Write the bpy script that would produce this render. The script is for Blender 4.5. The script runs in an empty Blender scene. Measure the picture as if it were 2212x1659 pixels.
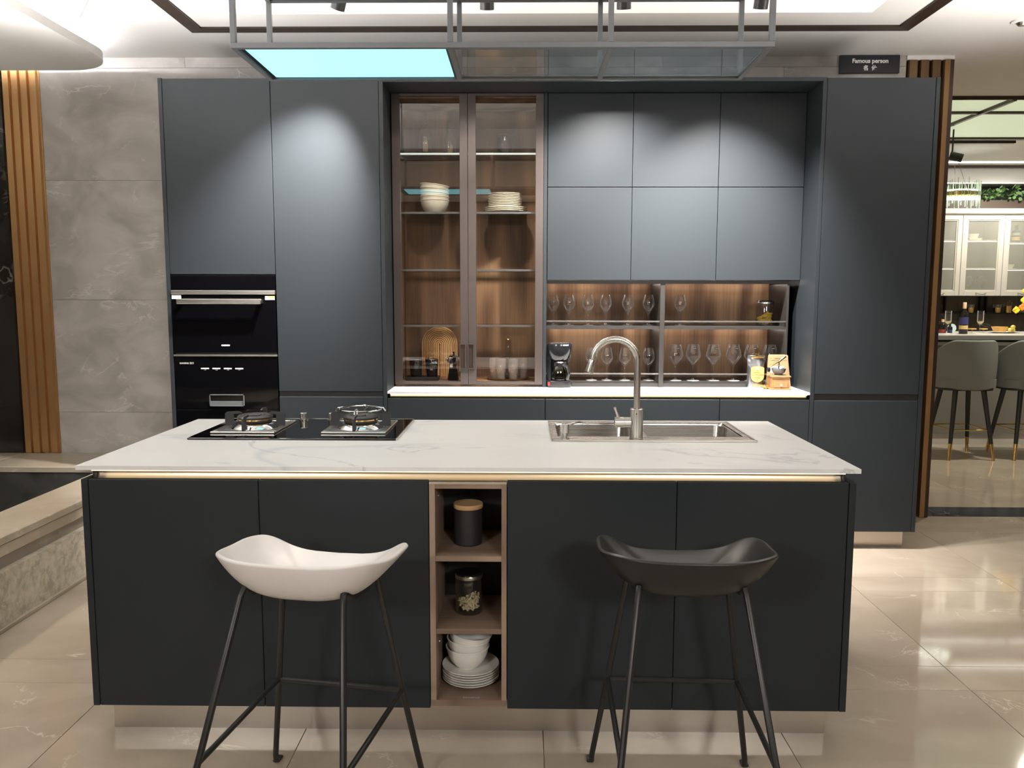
import bpy, bmesh, math, random
from mathutils import Vector, Matrix
random.seed(7)
D = bpy.data
COL = bpy.context.scene.collection
SC = bpy.context.scene
PI = math.pi

# ------------------------------------------------------------------ camera
cam = D.objects.new('camera', D.cameras.new('camera'))
COL.objects.link(cam)
pit, yaw, rol = .1091, .0141, .0018
F = Vector((-math.sin(yaw)*math.cos(pit), math.cos(yaw)*math.cos(pit), -math.sin(pit)))
R = Vector((math.cos(yaw), math.sin(yaw), 0)); U = R.cross(F)
R2 = R*math.cos(rol)+U*math.sin(rol); U2 = -R*math.sin(rol)+U*math.cos(rol)
M = Matrix((R2, U2, -F)).transposed().to_4x4()
M.translation = (0, -4.2006, 1.3396)
cam.matrix_world = M
cam.data.sensor_width = 36
cam.data.lens = 1746.28/2212*36
cam.data.clip_start = .05
SC.camera = cam

# ------------------------------------------------------------------ world, exposure, lamps
w = D.worlds.new('world'); SC.world = w; w.use_nodes = True
w.node_tree.nodes['Background'].inputs[0].default_value = (.9, .95, 1, 1)
w.node_tree.nodes['Background'].inputs[1].default_value = .05
vs = SC.view_settings
vs.view_transform = 'Standard'; vs.look = 'None'; vs.exposure = 0.18; vs.gamma = 1; vs.use_curve_mapping = False
SC.cycles.transparent_max_bounces = 24
SC.cycles.max_bounces = 10
SC.cycles.sample_clamp_indirect = 6
SC.cycles.caustics_reflective = False
SC.cycles.caustics_refractive = False

def area(name, loc, rot, sx, sy, power, col):
    l = D.lights.new(name, 'AREA'); l.shape = 'RECTANGLE'; l.size = sx; l.size_y = sy
    l.energy = power; l.color = col
    o = D.objects.new(name, l); COL.objects.link(o); o.location = loc; o.rotation_euler = rot
    return o
def spot(name, loc, target, power, col, angle, blend, radius=.03):
    l = D.lights.new(name, 'SPOT'); l.energy = power; l.color = col; l.spot_size = math.radians(angle)
    l.spot_blend = blend; l.shadow_soft_size = radius
    o = D.objects.new(name, l); COL.objects.link(o); o.location = loc
    o.rotation_euler = (Vector(target)-Vector(loc)).to_track_quat('-Z', 'Y').to_euler()
    return o
WARM = (1, .86, .70); NEUT = (1, .96, .92); COOL = (.92, .96, 1)
# four track spots in front of the tall cabinets
SPOTS = [(-.82, -.45, 2.66), (-.167, -.45, 2.66), (.44, -.45, 2.66), (1.05, -.45, 2.66)]
TGT = [(-1.22, 0, 1.66), (-.20, .22, 1.20), (.52, .22, 1.02), (1.02, .22, 1.2)]
SPW = [640, 95, 510, 580]
ANG = [58, 86, 94, 78]
for p, t, e, g in zip(SPOTS, TGT, SPW, ANG):
    d = (Vector(t)-Vector(p)).normalized()
    spot('track_spot_light', Vector(p)+d*.075, t, e, NEUT, g, 1.0)
# ceiling-height lamps: some real, the rest unseen fill added to brighten floors and stools
spot('ceiling_and_fill_light', (-.45, -.5, 2.9), (-.55, -1.0, 0), 40, WARM, 150, .6, .04)
spot('ceiling_and_fill_light', (-3.1, -1.3, 2.58), (-2.9, -1.5, 0), 95, WARM, 84, .7, .06)  # added fill for the left floor and ledge
spot('ceiling_and_fill_light', (2.5, .07, 2.69), (2.4, -.2, 0), 8, WARM, 84, .8, .03)
spot('ceiling_and_fill_light', (3.1, -1.7, 2.69), (2.9, -1.6, 0), 60, WARM, 78, .8, .03)  # added fill for the right floor
spot('ceiling_and_fill_light', (4.3, 2.3, 2.68), (4.0, 2.2, 0), 190, (1, .93, .78), 140, .8, .05)  # added fill over the bar chairs in the far room
spot('ceiling_and_fill_light', (5.0, 3.9, 2.68), (5.0, 4.4, 1.0), 110, (1, .95, .85), 140, .8, .05)  # added fill on the far cabinets and backsplash
spot('ceiling_and_fill_light', (-2.4, -6.6, 2.68), (-.6, -1.6, .95), 500, (1, .97, .93), 52, .8, .4)  # unseen frontal lamp added to lift stools and island front
spot('ceiling_and_fill_light', (1.5, -6.6, 2.68), (.5, -1.6, .95), 540, (1, .97, .93), 52, .8, .4)  # matching frontal fill, added on the right
for x in (-2.4, -.8, .8, 2.4):
    spot('ceiling_and_fill_light', (x, -5.9, 2.69), (x, -5.9, 0), 480, (1, .93, .84), 74, .5, .05)  # added to light unseen floor, which bounces onto ceiling and stools
# unseen fill lights added either side of the island to brighten ceiling and raft
l_ = area('added_uplight', (2.75, -1.35, 1.75), (PI, math.radians(-22), 0), .25, 1.6, 44, (1, .97, .94)); l_.data.spread = math.radians(130)
l_ = area('added_uplight', (-3.4, -1.4, .7), (PI, 0, 0), .3, 1.6, 20, (1, .96, .90)); l_.data.spread = math.radians(110)
l_ = area('added_uplight', (-2.12, -1.45, 1.75), (PI, math.radians(22), 0), .2, 1.2, 72, (1, .98, .97)); l_.data.spread = math.radians(130)

# ------------------------------------------------------------------ mesh building
class MB:
    def __init__(s): s.bm = bmesh.new()
    def box(s, x0, x1, y0, y1, z0, z1, bev=0, seg=1):
        b = bmesh.new()
        bmesh.ops.create_cube(b, size=1)
        for v in b.verts:
            v.co = Vector(((x0+x1)/2+v.co.x*(x1-x0), (y0+y1)/2+v.co.y*(y1-y0), (z0+z1)/2+v.co.z*(z1-z0)))
        if bev:
            bmesh.ops.bevel(b, geom=b.edges[:], offset=bev, segments=seg, affect='EDGES', profile=.5)
        s._merge(b); return s
    def _merge(s, b, mat=None):
        mp = {}
        for v in b.verts:
            mp[v] = s.bm.verts.new(mat @ v.co if mat else v.co)
        for f in b.faces:
            try: s.bm.faces.new([mp[v] for v in f.verts])
            except ValueError: pass
        b.free()
    def prism(s, pts, axis, a, b):
        def P(p, t): return {'x': (t, p[0], p[1]), 'y': (p[0], t, p[1]), 'z': (p[0], p[1], t)}[axis]
        A = [s.bm.verts.new(P(p, a)) for p in pts]; B = [s.bm.verts.new(P(p, b)) for p in pts]
        s.bm.faces.new(A); s.bm.faces.new(B[::-1])
        for i in range(len(pts)):
            j = (i+1) % len(pts); s.bm.faces.new([A[i], A[j], B[j], B[i]])
        return s
    def lathe(s, prof, cx=0, cy=0, z0=0, seg=24, sx=1, sy=1):
        rings = []
        for r, z in prof:
            if r < 1e-5: rings.append([s.bm.verts.new((cx, cy, z0+z))])
            else: rings.append([s.bm.verts.new((cx+sx*r*math.cos(2*PI*k/seg), cy+sy*r*math.sin(2*PI*k/seg), z0+z)) for k in range(seg)])
        for A, B in zip(rings, rings[1:]):
            for k in range(seg):
                j = (k+1) % seg
                q = [A[k % len(A)], A[j % len(A)], B[j % len(B)], B[k % len(B)]]
                u = []
                for v in q:
                    if v not in u: u.append(v)
                if len(u) > 2:
                    try: s.bm.faces.new(u)
                    except ValueError: pass
        return s
    def tube(s, pts, r, seg=8, closed=False, caps=True):
        pts = [Vector(p) for p in pts]; n = len(pts)
        rs = r if isinstance(r, (list, tuple)) else [r]*n
        rings = []; nrm = None
        for i, p in enumerate(pts):
            if closed: t = (pts[(i+1) % n]-pts[i-1]).normalized()
            else: t = (pts[min(i+1, n-1)]-pts[max(i-1, 0)]).normalized()
            if nrm is None:
                nrm = t.orthogonal().normalized()
            else:
                nrm = (nrm-t*nrm.dot(t))
                nrm = nrm.normalized() if nrm.length > 1e-6 else t.orthogonal().normalized()
            bn = t.cross(nrm)
            rings.append([s.bm.verts.new(p+rs[i]*(nrm*math.cos(2*PI*k/seg)+bn*math.sin(2*PI*k/seg))) for k in range(seg)])
        m = n if closed else n-1
        for i in range(m):
            A, B = rings[i], rings[(i+1) % n]
            for k in range(seg): s.bm.faces.new([A[k], A[(k+1) % seg], B[(k+1) % seg], B[k]])
        if caps and not closed:
            s.bm.faces.new(rings[0]); s.bm.faces.new(rings[-1][::-1])
        return s
    def strip(s, verts, faces):
        V = [s.bm.verts.new(v) for v in verts]
        for f in faces: s.bm.faces.new([V[i] for i in f])
        return s
    def mesh(s, name, off=Vector((0, 0, 0)), smooth=True):
        bmesh.ops.remove_doubles(s.bm, verts=s.bm.verts[:], dist=1e-6)
        bmesh.ops.recalc_face_normals(s.bm, faces=s.bm.faces[:])
        if off.length: bmesh.ops.translate(s.bm, verts=s.bm.verts[:], vec=-off)
        me = D.meshes.new(name); s.bm.to_mesh(me); s.bm.free()
        if smooth and len(me.polygons):
            me.shade_smooth(); me.set_sharp_from_angle(angle=.6)
        return me
def B(*a, **k): return MB().box(*a, **k)

OFF = {}
def off(o): return OFF.get(o.name, Vector((0, 0, 0))) if o else Vector((0, 0, 0))
def tag(o, label=None, cat=None, group=None, kind=None):
    if label: o['label'] = label
    if cat: o['category'] = cat
    if group: o['group'] = group
    if kind: o['kind'] = kind
    return o
def root(name, label, cat, loc, rot=0, group=None, local=False):
    o = D.objects.new(name, None); COL.objects.link(o); o.location = loc; o.rotation_euler = (0, 0, rot)
    o.empty_display_size = .05
    OFF[o.name] = Vector((0, 0, 0)) if local else Vector(loc)
    return tag(o, label, cat, group)
def part(name, mb, mat, parent, smooth=True, label=None, kind=None):
    of = off(parent)
    me = mb.mesh(name, of, smooth) if isinstance(mb, MB) else mb
    o = D.objects.new(name, me); COL.objects.link(o); o.parent = parent
    if mat and not me.materials: me.materials.append(mat)
    OFF[o.name] = of
    return tag(o, label, None, None, kind)
def solo(name, label, cat, mb, mat, loc=(0, 0, 0), group=None, smooth=True, local=False, rot=0):
    lo = Vector(loc)
    me = mb.mesh(name, Vector((0, 0, 0)) if local else lo, smooth)
    o = D.objects.new(name, me); COL.objects.link(o); o.location = lo; o.rotation_euler = (0, 0, rot)
    me.materials.append(mat); OFF[o.name] = Vector((0, 0, 0)) if local else lo
    return tag(o, label, cat, group)
def struct(name, mb, mat, parent=None, smooth=False, label=None):
    o = part(name, mb, mat, parent, smooth)
    if not parent: o['kind'] = 'structure'
    if label: o['label'] = label
    return o
def dup(src, loc, rot=None, label=None, group=None, tilt=None):
    c = src.copy(); COL.objects.link(c); c.location = loc
    if rot is not None: c.rotation_euler = (0, 0, rot)
    if tilt is not None: c.rotation_euler = tilt
    if label: c['label'] = label
    if group: c['group'] = group
    def kids(a, b):
        for ch in a.children:
            d = ch.copy(); COL.objects.link(d); d.parent = b
            kids(ch, d)
    kids(src, c)
    return c
def text(name, s, size, loc, mat, parent, rot=(PI/2, 0, 0), align='CENTER', extrude=.0004, bold=0, sx=1):
    cu = D.curves.new(name, 'FONT'); cu.body = s; cu.size = size; cu.align_x = align; cu.align_y = 'CENTER'
    cu.extrude = extrude; cu.offset = bold; cu.resolution_u = 3
    t = D.objects.new(name, cu); COL.objects.link(t)
    dg = bpy.context.evaluated_depsgraph_get()
    me = D.meshes.new_from_object(t.evaluated_get(dg))
    D.objects.remove(t)
    o = D.objects.new(name, me); COL.objects.link(o); o.parent = parent
    o.location = Vector(loc)-off(parent); o.rotation_euler = rot; o.scale = (sx, 1, 1)
    me.materials.clear(); me.materials.append(mat)
    return o
def ell(t, a, b): return (a*math.cos(t), b*math.sin(t))
def arc(cx, cy, r, a0, a1, n): return [(cx+r*math.cos(a0+(a1-a0)*i/n), cy+r*math.sin(a0+(a1-a0)*i/n)) for i in range(n+1)]
def lerp(a, b, t): return a+(b-a)*t

# ------------------------------------------------------------------ materials
def new(name):
    m = D.materials.new(name); m.use_nodes = True
    nt = m.node_tree; return m, nt, nt.nodes['Principled BSDF']
def setp(b, col=None, rough=None, metal=None, spec=None, coat=None, coatr=None, em=None, es=None, ior=None):
    if col is not None: b.inputs['Base Color'].default_value = (*col, 1)
    if rough is not None: b.inputs['Roughness'].default_value = rough
    if metal is not None: b.inputs['Metallic'].default_value = metal
    if spec is not None: b.inputs['Specular IOR Level'].default_value = spec
    if coat is not None: b.inputs['Coat Weight'].default_value = coat
    if coatr is not None: b.inputs['Coat Roughness'].default_value = coatr
    if em is not None: b.inputs['Emission Color'].default_value = (*em, 1)
    if es is not None: b.inputs['Emission Strength'].default_value = es
def N(nt, t, **k):
    n = nt.nodes.new(t)
    for a, v in k.items(): setattr(n, a, v)
    return n
def pbr(name, col, rough=.5, metal=0, bump=0, bscale=300, **k):
    m, nt, b = new(name); setp(b, col, rough, metal, **k)
    # faint procedural variation so that no surface is perfectly flat in tone
    tc = N(nt, 'ShaderNodeNewGeometry'); n = N(nt, 'ShaderNodeTexNoise'); n.inputs['Scale'].default_value = 9 if not bump else bscale
    nt.links.new(tc.outputs['Position'], n.inputs['Vector'])
    mr = N(nt, 'ShaderNodeMapRange'); mr.inputs[3].default_value = max(0, rough-.03); mr.inputs[4].default_value = min(1, rough+.03)
    nt.links.new(n.outputs['Fac'], mr.inputs[0]); nt.links.new(mr.outputs[0], b.inputs['Roughness'])
    if bump:
        bp = N(nt, 'ShaderNodeBump'); bp.inputs['Strength'].default_value = bump; bp.inputs['Distance'].default_value = .001
        nt.links.new(n.outputs['Fac'], bp.inputs['Height']); nt.links.new(bp.outputs[0], b.inputs['Normal'])
    return m
def ramp(nt, stops):
    r = N(nt, 'ShaderNodeValToRGB'); e = r.color_ramp.elements
    while len(e) > 1: e.remove(e[0])
    e[0].position = stops[0][0]; e[0].color = (*stops[0][1], 1)
    for p, c in stops[1:]:
        x = e.new(p); x.color = (*c, 1)
    return r
def marble(name, base, alt, vein, scale=1.0, rough=.2, vw=.012, vamt=.8, mask=.5, vscale=None, stretch=(1, 1, 1), rnd=True, rot=(0, 0, 0), spec=.5, vdist=1.2, band=None):
    m, nt, b = new(name); L = nt.links.new
    g = N(nt, 'ShaderNodeNewGeometry'); mp = N(nt, 'ShaderNodeMapping'); mp.inputs['Scale'].default_value = stretch; mp.inputs['Rotation'].default_value = rot
    src = g.outputs['Position']
    if rnd:
        oi = N(nt, 'ShaderNodeObjectInfo'); mu = N(nt, 'ShaderNodeVectorMath', operation='SCALE'); mu.inputs[0].default_value = (13, 7, 5)
        L(oi.outputs['Random'], mu.inputs[3]); ad = N(nt, 'ShaderNodeVectorMath', operation='ADD')
        L(src, ad.inputs[0]); L(mu.outputs[0], ad.inputs[1]); src = ad.outputs[0]
    L(src, mp.inputs[0])
    n1 = N(nt, 'ShaderNodeTexNoise'); n1.inputs['Scale'].default_value = scale*1.6; n1.inputs['Detail'].default_value = 6; n1.inputs['Distortion'].default_value = .8
    L(mp.outputs[0], n1.inputs['Vector'])
    r1 = ramp(nt, [(.38, base), (.64, alt)]); L(n1.outputs['Fac'], r1.inputs[0])
    n2 = N(nt, 'ShaderNodeTexNoise'); n2.inputs['Scale'].default_value = vscale or scale; n2.inputs['Detail'].default_value = 5; n2.inputs['Distortion'].default_value = vdist; n2.inputs['Roughness'].default_value = .6
    L(mp.outputs[0], n2.inputs['Vector'])
    r2 = ramp(nt, [(.5-vw*2.5, (0, 0, 0)), (.5-vw*.3, (1, 1, 1)), (.5+vw*.3, (1, 1, 1)), (.5+vw*2.5, (0, 0, 0))]); L(n2.outputs['Fac'], r2.inputs[0])
    n3 = N(nt, 'ShaderNodeTexNoise'); n3.inputs['Scale'].default_value = (vscale or scale)*1.9; n3.inputs['Detail'].default_value = 2
    L(mp.outputs[0], n3.inputs['Vector'])
    r3 = ramp(nt, [(mask, (0, 0, 0)), (mask+.12, (1, 1, 1))]); L(n3.outputs['Fac'], r3.inputs[0])
    mu1 = N(nt, 'ShaderNodeMath', operation='MULTIPLY'); L(r2.outputs[0], mu1.inputs[0]); L(r3.outputs[0], mu1.inputs[1])
    mu2 = N(nt, 'ShaderNodeMath', operation='MULTIPLY'); L(mu1.outputs[0], mu2.inputs[0]); mu2.inputs[1].default_value = vamt
    mx = N(nt, 'ShaderNodeMixRGB'); L(mu2.outputs[0], mx.inputs[0]); L(r1.outputs[0], mx.inputs[1]); mx.inputs[2].default_value = (*vein, 1)
    last = mx
    if band:      # broad soft smoky bands next to the fine veins
        bs, bw, bamt, bcol = band
        n4 = N(nt, 'ShaderNodeTexNoise'); n4.inputs['Scale'].default_value = bs; n4.inputs['Detail'].default_value = 4; n4.inputs['Distortion'].default_value = 1.0
        L(mp.outputs[0], n4.inputs['Vector'])
        r4 = ramp(nt, [(.5-bw, (0, 0, 0)), (.5-bw*.1, (1, 1, 1)), (.5+bw*.5, (0, 0, 0))]); L(n4.outputs['Fac'], r4.inputs[0])
        m4 = N(nt, 'ShaderNodeMath', operation='MULTIPLY'); L(r4.outputs[0], m4.inputs[0]); L(r3.outputs[0], m4.inputs[1])
        m5 = N(nt, 'ShaderNodeMath', operation='MULTIPLY'); L(m4.outputs[0], m5.inputs[0]); m5.inputs[1].default_value = bamt
        last = N(nt, 'ShaderNodeMixRGB'); L(m5.outputs[0], last.inputs[0]); L(mx.outputs[0], last.inputs[1]); last.inputs[2].default_value = (*bcol, 1)
    L(last.outputs[0], b.inputs['Base Color']); setp(b, rough=rough, spec=spec)
    return m
def wood(name, dark, mid, light, grain=1.0, rough=.45, axis='z'):
    m, nt, b = new(name); L = nt.links.new
    g = N(nt, 'ShaderNodeNewGeometry'); mp = N(nt, 'ShaderNodeMapping')
    s = {'z': (3.2, 3.2, .42), 'x': (.42, 3.2, 3.2), 'y': (3.2, .42, 3.2)}[axis]
    mp.inputs['Scale'].default_value = tuple(v*grain for v in s)
    L(g.outputs['Position'], mp.inputs[0])
    n = N(nt, 'ShaderNodeTexNoise'); n.inputs['Scale'].default_value = 1; n.inputs['Detail'].default_value = 2; n.inputs['Distortion'].default_value = .3
    L(mp.outputs[0], n.inputs['Vector'])
    mu = N(nt, 'ShaderNodeMath', operation='MULTIPLY'); mu.inputs[1].default_value = 26; L(n.outputs['Fac'], mu.inputs[0])
    sn = N(nt, 'ShaderNodeMath', operation='SINE'); L(mu.outputs[0], sn.inputs[0])
    mr = N(nt, 'ShaderNodeMapRange'); mr.inputs[1].default_value = -1; L(sn.outputs[0], mr.inputs[0])
    mp2 = N(nt, 'ShaderNodeMapping'); mp2.inputs['Scale'].default_value = tuple(v*45*grain if v > 1 else v*9*grain for v in s)
    L(g.outputs['Position'], mp2.inputs[0])
    n2 = N(nt, 'ShaderNodeTexNoise'); n2.inputs['Scale'].default_value = 1; n2.inputs['Detail'].default_value = 3; L(mp2.outputs[0], n2.inputs['Vector'])
    mx = N(nt, 'ShaderNodeMath', operation='MULTIPLY_ADD'); mx.inputs[1].default_value = .58
    L(mr.outputs[0], mx.inputs[0]); mu3 = N(nt, 'ShaderNodeMath', operation='MULTIPLY'); mu3.inputs[1].default_value = .50; L(n2.outputs['Fac'], mu3.inputs[0]); L(mu3.outputs[0], mx.inputs[2])
    r = ramp(nt, [(.1, dark), (.5, mid), (.9, light)]); L(mx.outputs[0], r.inputs[0]); L(r.outputs[0], b.inputs['Base Color'])
    setp(b, rough=max(rough, .55), spec=.3); return m
def steel(name, col, rough=.28, axis='x'):
    m, nt, b = new(name); L = nt.links.new; setp(b, col, rough, 1.0)
    g = N(nt, 'ShaderNodeNewGeometry'); mp = N(nt, 'ShaderNodeMapping')
    mp.inputs['Scale'].default_value = {'x': (3, 700, 700), 'z': (700, 700, 3), 'y': (700, 3, 700)}[axis]
    L(g.outputs['Position'], mp.inputs[0]); n = N(nt, 'ShaderNodeTexNoise'); n.inputs['Scale'].default_value = 1; L(mp.outputs[0], n.inputs['Vector'])
    mr = N(nt, 'ShaderNodeMapRange'); mr.inputs[3].default_value = rough-.08; mr.inputs[4].default_value = rough+.1
    L(n.outputs['Fac'], mr.inputs[0]); L(mr.outputs[0], b.inputs['Roughness']); return m
def glass(name, tint=(1, 1, 1), base=.04, edge=.9, power=5, rough=0.0, body=None, bamt=0, edge_glint=0):
    # thin clear glass: straight-through transparency plus angle-dependent mirror reflection
    m, nt, b = new(name); L = nt.links.new; nt.nodes.remove(b); out = nt.nodes['Material Output']
    t = N(nt, 'ShaderNodeBsdfTransparent'); t.inputs[0].default_value = (*tint, 1)
    gl = N(nt, 'ShaderNodeBsdfGlossy'); gl.inputs['Roughness'].default_value = rough
    lw = N(nt, 'ShaderNodeLayerWeight'); lw.inputs[0].default_value = .5
    pw = N(nt, 'ShaderNodeMath', operation='POWER'); pw.inputs[1].default_value = power; L(lw.outputs['Facing'], pw.inputs[0])
    ma = N(nt, 'ShaderNodeMath', operation='MULTIPLY_ADD'); ma.inputs[1].default_value = edge; ma.inputs[2].default_value = base; ma.use_clamp = True
    L(pw.outputs[0], ma.inputs[0])
    mx = N(nt, 'ShaderNodeMixShader'); L(ma.outputs[0], mx.inputs[0]); L(t.outputs[0], mx.inputs[1]); L(gl.outputs[0], mx.inputs[2])
    last = mx
    if body:
        df = N(nt, 'ShaderNodeBsdfDiffuse'); df.inputs[0].default_value = (*body, 1)
        m2 = N(nt, 'ShaderNodeMixShader'); m2.inputs[0].default_value = bamt; L(mx.outputs[0], m2.inputs[1]); L(df.outputs[0], m2.inputs[2]); last = m2
    if edge_glint:   # white edges put the glints of lit glass into the colour
        df = N(nt, 'ShaderNodeBsdfTranslucent'); df.inputs[0].default_value = (1, 1, 1, 1)
        d2 = N(nt, 'ShaderNodeBsdfDiffuse'); d2.inputs[0].default_value = (1, 1, 1, 1)
        ad = N(nt, 'ShaderNodeMixShader'); L(df.outputs[0], ad.inputs[1]); L(d2.outputs[0], ad.inputs[2])
        p3 = N(nt, 'ShaderNodeMath', operation='POWER'); p3.inputs[1].default_value = 2.6; L(lw.outputs['Facing'], p3.inputs[0])
        m3 = N(nt, 'ShaderNodeMath', operation='MULTIPLY'); m3.inputs[1].default_value = edge_glint; L(p3.outputs[0], m3.inputs[0])
        mm = N(nt, 'ShaderNodeMixShader'); L(m3.outputs[0], mm.inputs[0]); L(last.outputs[0], mm.inputs[1]); L(ad.outputs[0], mm.inputs[2]); last = mm
    L(last.outputs[0], out.inputs[0]); return m
def glow(name, col, s):
    m, nt, b = new(name); setp(b, (.15, .15, .15), .5, em=col, es=s); return m

m_slate = pbr('slate_lacquer', (.0200, .0240, .0272), .46, bump=.04, bscale=900, spec=.2)
m_slate_d = pbr('slate_shadow_gap', (.012, .012, .013), .5)
m_white_marble = marble('white_marble', (.72, .72, .715), (.76, .76, .755), (.44, .46, .49), scale=.9, rough=.34, vw=.004, vamt=.7, mask=.45, vscale=.95, stretch=(.8, 1.3, 1), rnd=False, rot=(0, 0, -.5), vdist=1.5, band=(.85, .045, .6, (.50, .545, .585)))
m_floor = marble('floor_marble', (.345, .288, .226), (.425, .36, .288), (.72, .64, .53), scale=1.1, rough=.06, vw=.0035, vamt=.6, mask=.56, vscale=1.5, rnd=True, stretch=(1, 1.4, 1), rot=(0, 0, .6), vdist=1.5)
m_grout = pbr('floor_grout', (.50, .44, .36), .6)
m_wall_stone = marble('grey_wall_marble', (.37, .34, .31), (.55, .515, .475), (.72, .68, .63), scale=1.9, rough=.42, vw=.008, vamt=.6, mask=.52, vscale=2.2, stretch=(1, 1, 1.3), vdist=2.0)
m_dark_stone = marble('dark_marble', (.010, .009, .009), (.022, .020, .018), (.32, .28, .22), scale=1.2, rough=.12, vw=.004, vamt=.7, mask=.52, vscale=1.1)
m_liner = marble('green_black_marble', (.022, .022, .02), (.05, .05, .044), (.16, .16, .13), scale=2.5, rough=.3, vw=.01, vamt=.5, mask=.5, vscale=3)
m_ledge = marble('beige_ledge_marble', (.34, .29, .22), (.43, .375, .295), (.68, .62, .52), scale=1.6, rough=.3, vw=.01, vamt=.4, stretch=(1, 1, 1))
m_ledge_d = marble('shaded_band_marble', (.25, .21, .17), (.31, .27, .22), (.4, .36, .3), scale=2, rough=.4, vamt=.3)
m_rough = marble('rough_travertine', (.36, .33, .26), (.55, .51, .42), (.66, .60, .48), scale=9, rough=.6, vw=.05, vamt=.6, mask=.4, vscale=14)
m_threshold = marble('threshold_marble', (.022, .026, .032), (.05, .057, .066), (.35, .37, .40), scale=3, rough=.15, vw=.006, vamt=.5, vscale=3)
m_ceiling = pbr('ceiling_paint', (.86, .84, .81), .7)
m_trim = pbr('bronze_trim', (.06, .040, .030), .32, .6)
m_bronze = pbr('bronze_panel', (.60, .36, .16), .42, .85)
m_slatwood = wood('warm_slat_wood', (.11, .06, .026), (.165, .095, .044), (.21, .125, .06))
m_slatedge = pbr('wood_edge_strip', (.26, .14, .055), .4, .3)
m_brown_metal = pbr('brown_anodised_frame', (.060, .046, .041), .38, .35)
m_walnut = wood('walnut', (.055, .029, .017), (.165, .090, .050), (.31, .185, .105))
m_walnut_l = wood('taupe_walnut', (.15, .10, .070), (.235, .165, .118), (.30, .22, .165), axis='x')
m_walnut_v = wood('taupe_walnut_upright', (.15, .10, .070), (.235, .165, .118), (.30, .22, .165))
m_steel = steel('brushed_steel', (.60, .575, .54), .27)
m_steel_v = steel('brushed_steel_upright', (.58, .555, .52), .26, 'z')
m_plinth = steel('plinth_steel', (.62, .56, .49), .34)
m_channel = pbr('warm_channel_aluminium', (.42, .36, .28), .3, .9)
m_chrome = pbr('chrome', (.78, .78, .78), .08, 1.0)
m_black_glass = pbr('black_glass', (.0018, .0018, .0024), .035, spec=.4)
m_black_metal = pbr('black_metal', (.020, .020, .021), .42, .2)
m_gun = pbr('grey_steel_frame', (.135, .142, .152), .42, .35)
m_rackmetal = pbr('dark_rack_metal', (.030, .027, .025), .4, .3)
m_rail = pbr('rail_metal', (.075, .073, .07), .35, .4)
m_iron = pbr('cast_iron', (.022, .022, .023), .55)
m_brass = pbr('brass', (.72, .48, .18), .2, 1.0)
m_gold = pbr('polished_gold', (.95, .70, .27), .14, 1.0)
m_white_por = pbr('white_porcelain', (.80, .78, .73), .16)
m_cream_por = pbr('cream_porcelain', (.80, .79, .68), .18)
m_white_pl = pbr('white_plastic', (.70, .675, .655), .36)
m_black_pl = pbr('black_plastic', (.012, .0117, .0113), .38)
m_black_mat = pbr('black_matte', (.014, .014, .014), .5)
m_black_gloss = pbr('black_gloss_plastic', (.012, .012, .013), .16)
m_bamboo = wood('bamboo', (.42, .25, .12), (.52, .32, .16), (.60, .40, .22), axis='x')
m_oak = wood('oak_board', (.45, .24, .095), (.56, .32, .14), (.62, .38, .18))
m_grind = wood('grinder_wood', (.15, .065, .022), (.21, .10, .036), (.27, .14, .055), axis='x')
m_kraft = pbr('kraft_paper', (.36, .22, .11), .7, bump=.2, bscale=120)
m_foil = pbr('dark_foil', (.23, .23, .24), .24, .9)
m_paper_o = pbr('orange_label_paper', (.52, .29, .095), .6)
m_ink = pbr('brown_ink', (.22, .12, .05), .6)
m_white_ink = pbr('white_print', (.82, .82, .80), .5)
m_grey_ink = pbr('grey_print', (.42, .41, .38), .5)
m_sign = pbr('sign_black', (.012, .013, .016), .4)
m_sign_ink = pbr('sign_lettering', (.9, .89, .87), .5)
m_white_paper = pbr('white_sticker', (.85, .84, .80), .5)
m_yellow_paper = pbr('yellow_sticker', (.65, .62, .10), .5)
m_grey_paper = pbr('grey_sticker', (.32, .34, .34), .5)
m_red = pbr('red_switch', (.5, .02, .02), .25)
m_pasta = pbr('yellow_pasta', (.72, .48, .05), .5)
m_pasta_p = pbr('pale_pasta', (.72, .62, .40), .5)
m_pane = glass('clear_pane', (.94, .92, .90), .115, .85, 5)
m_shelf_gl = glass('shelf_glass', (.96, .975, .965), .05, .9, 5)
m_wine_gl = glass('wine_glass', (.985, .985, .985), .05, .6, 2.4, rough=.02, edge_glint=.85)
m_thick_gl = glass('thick_glass', (.95, .955, .95), .05, .9, 2.8)
m_tumbler_gl = glass('rose_tumbler_glass', (.97, .95, .94), .05, .7, 2.2, body=(.80, .76, .72), bamt=.12)
m_smoke_gl = glass('smoked_glass', (.10, .12, .14), .08, .8, 3)
m_carafe_gl = glass('carafe_dark_glass', (.62, .60, .50), .12, .85, 2.2)
m_hood_gl = glass('rack_pane_glass', (.80, .83, .83), .05, .9, 5)
m_frost = glass('patterned_glass', (.93, .93, .88), .05, .8, 4, body=(.7, .7, .64), bamt=.18)
m_rod_gl = glass('crystal_rod', (.90, .97, .90), .10, .8, 2, body=(.9, 1.0, .85), bamt=.65)
m_water = glass('drink', (.95, .86, .55), .05, .8, 3, body=(.9, .8, .5), bamt=.35)
m_cyan = glow('cyan_light_panel', (.30, .92, 1.0), 1.35)
m_led_cool = glow('cool_led', (1.0, .88, .78), 17)
m_led_soft = glow('shelf_edge_led', (.86, 1.0, .92), .8)
m_led_warm = glow('warm_led', (1, .80, .48), 5)
m_led_warm2 = glow('warm_led_worktop', (1, .80, .50), 2.6)
m_cove = glow('cove_led', (1, .96, .92), 13)
m_raft_led = glow('raft_led', (.95, .95, 1.0), 135)
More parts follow.
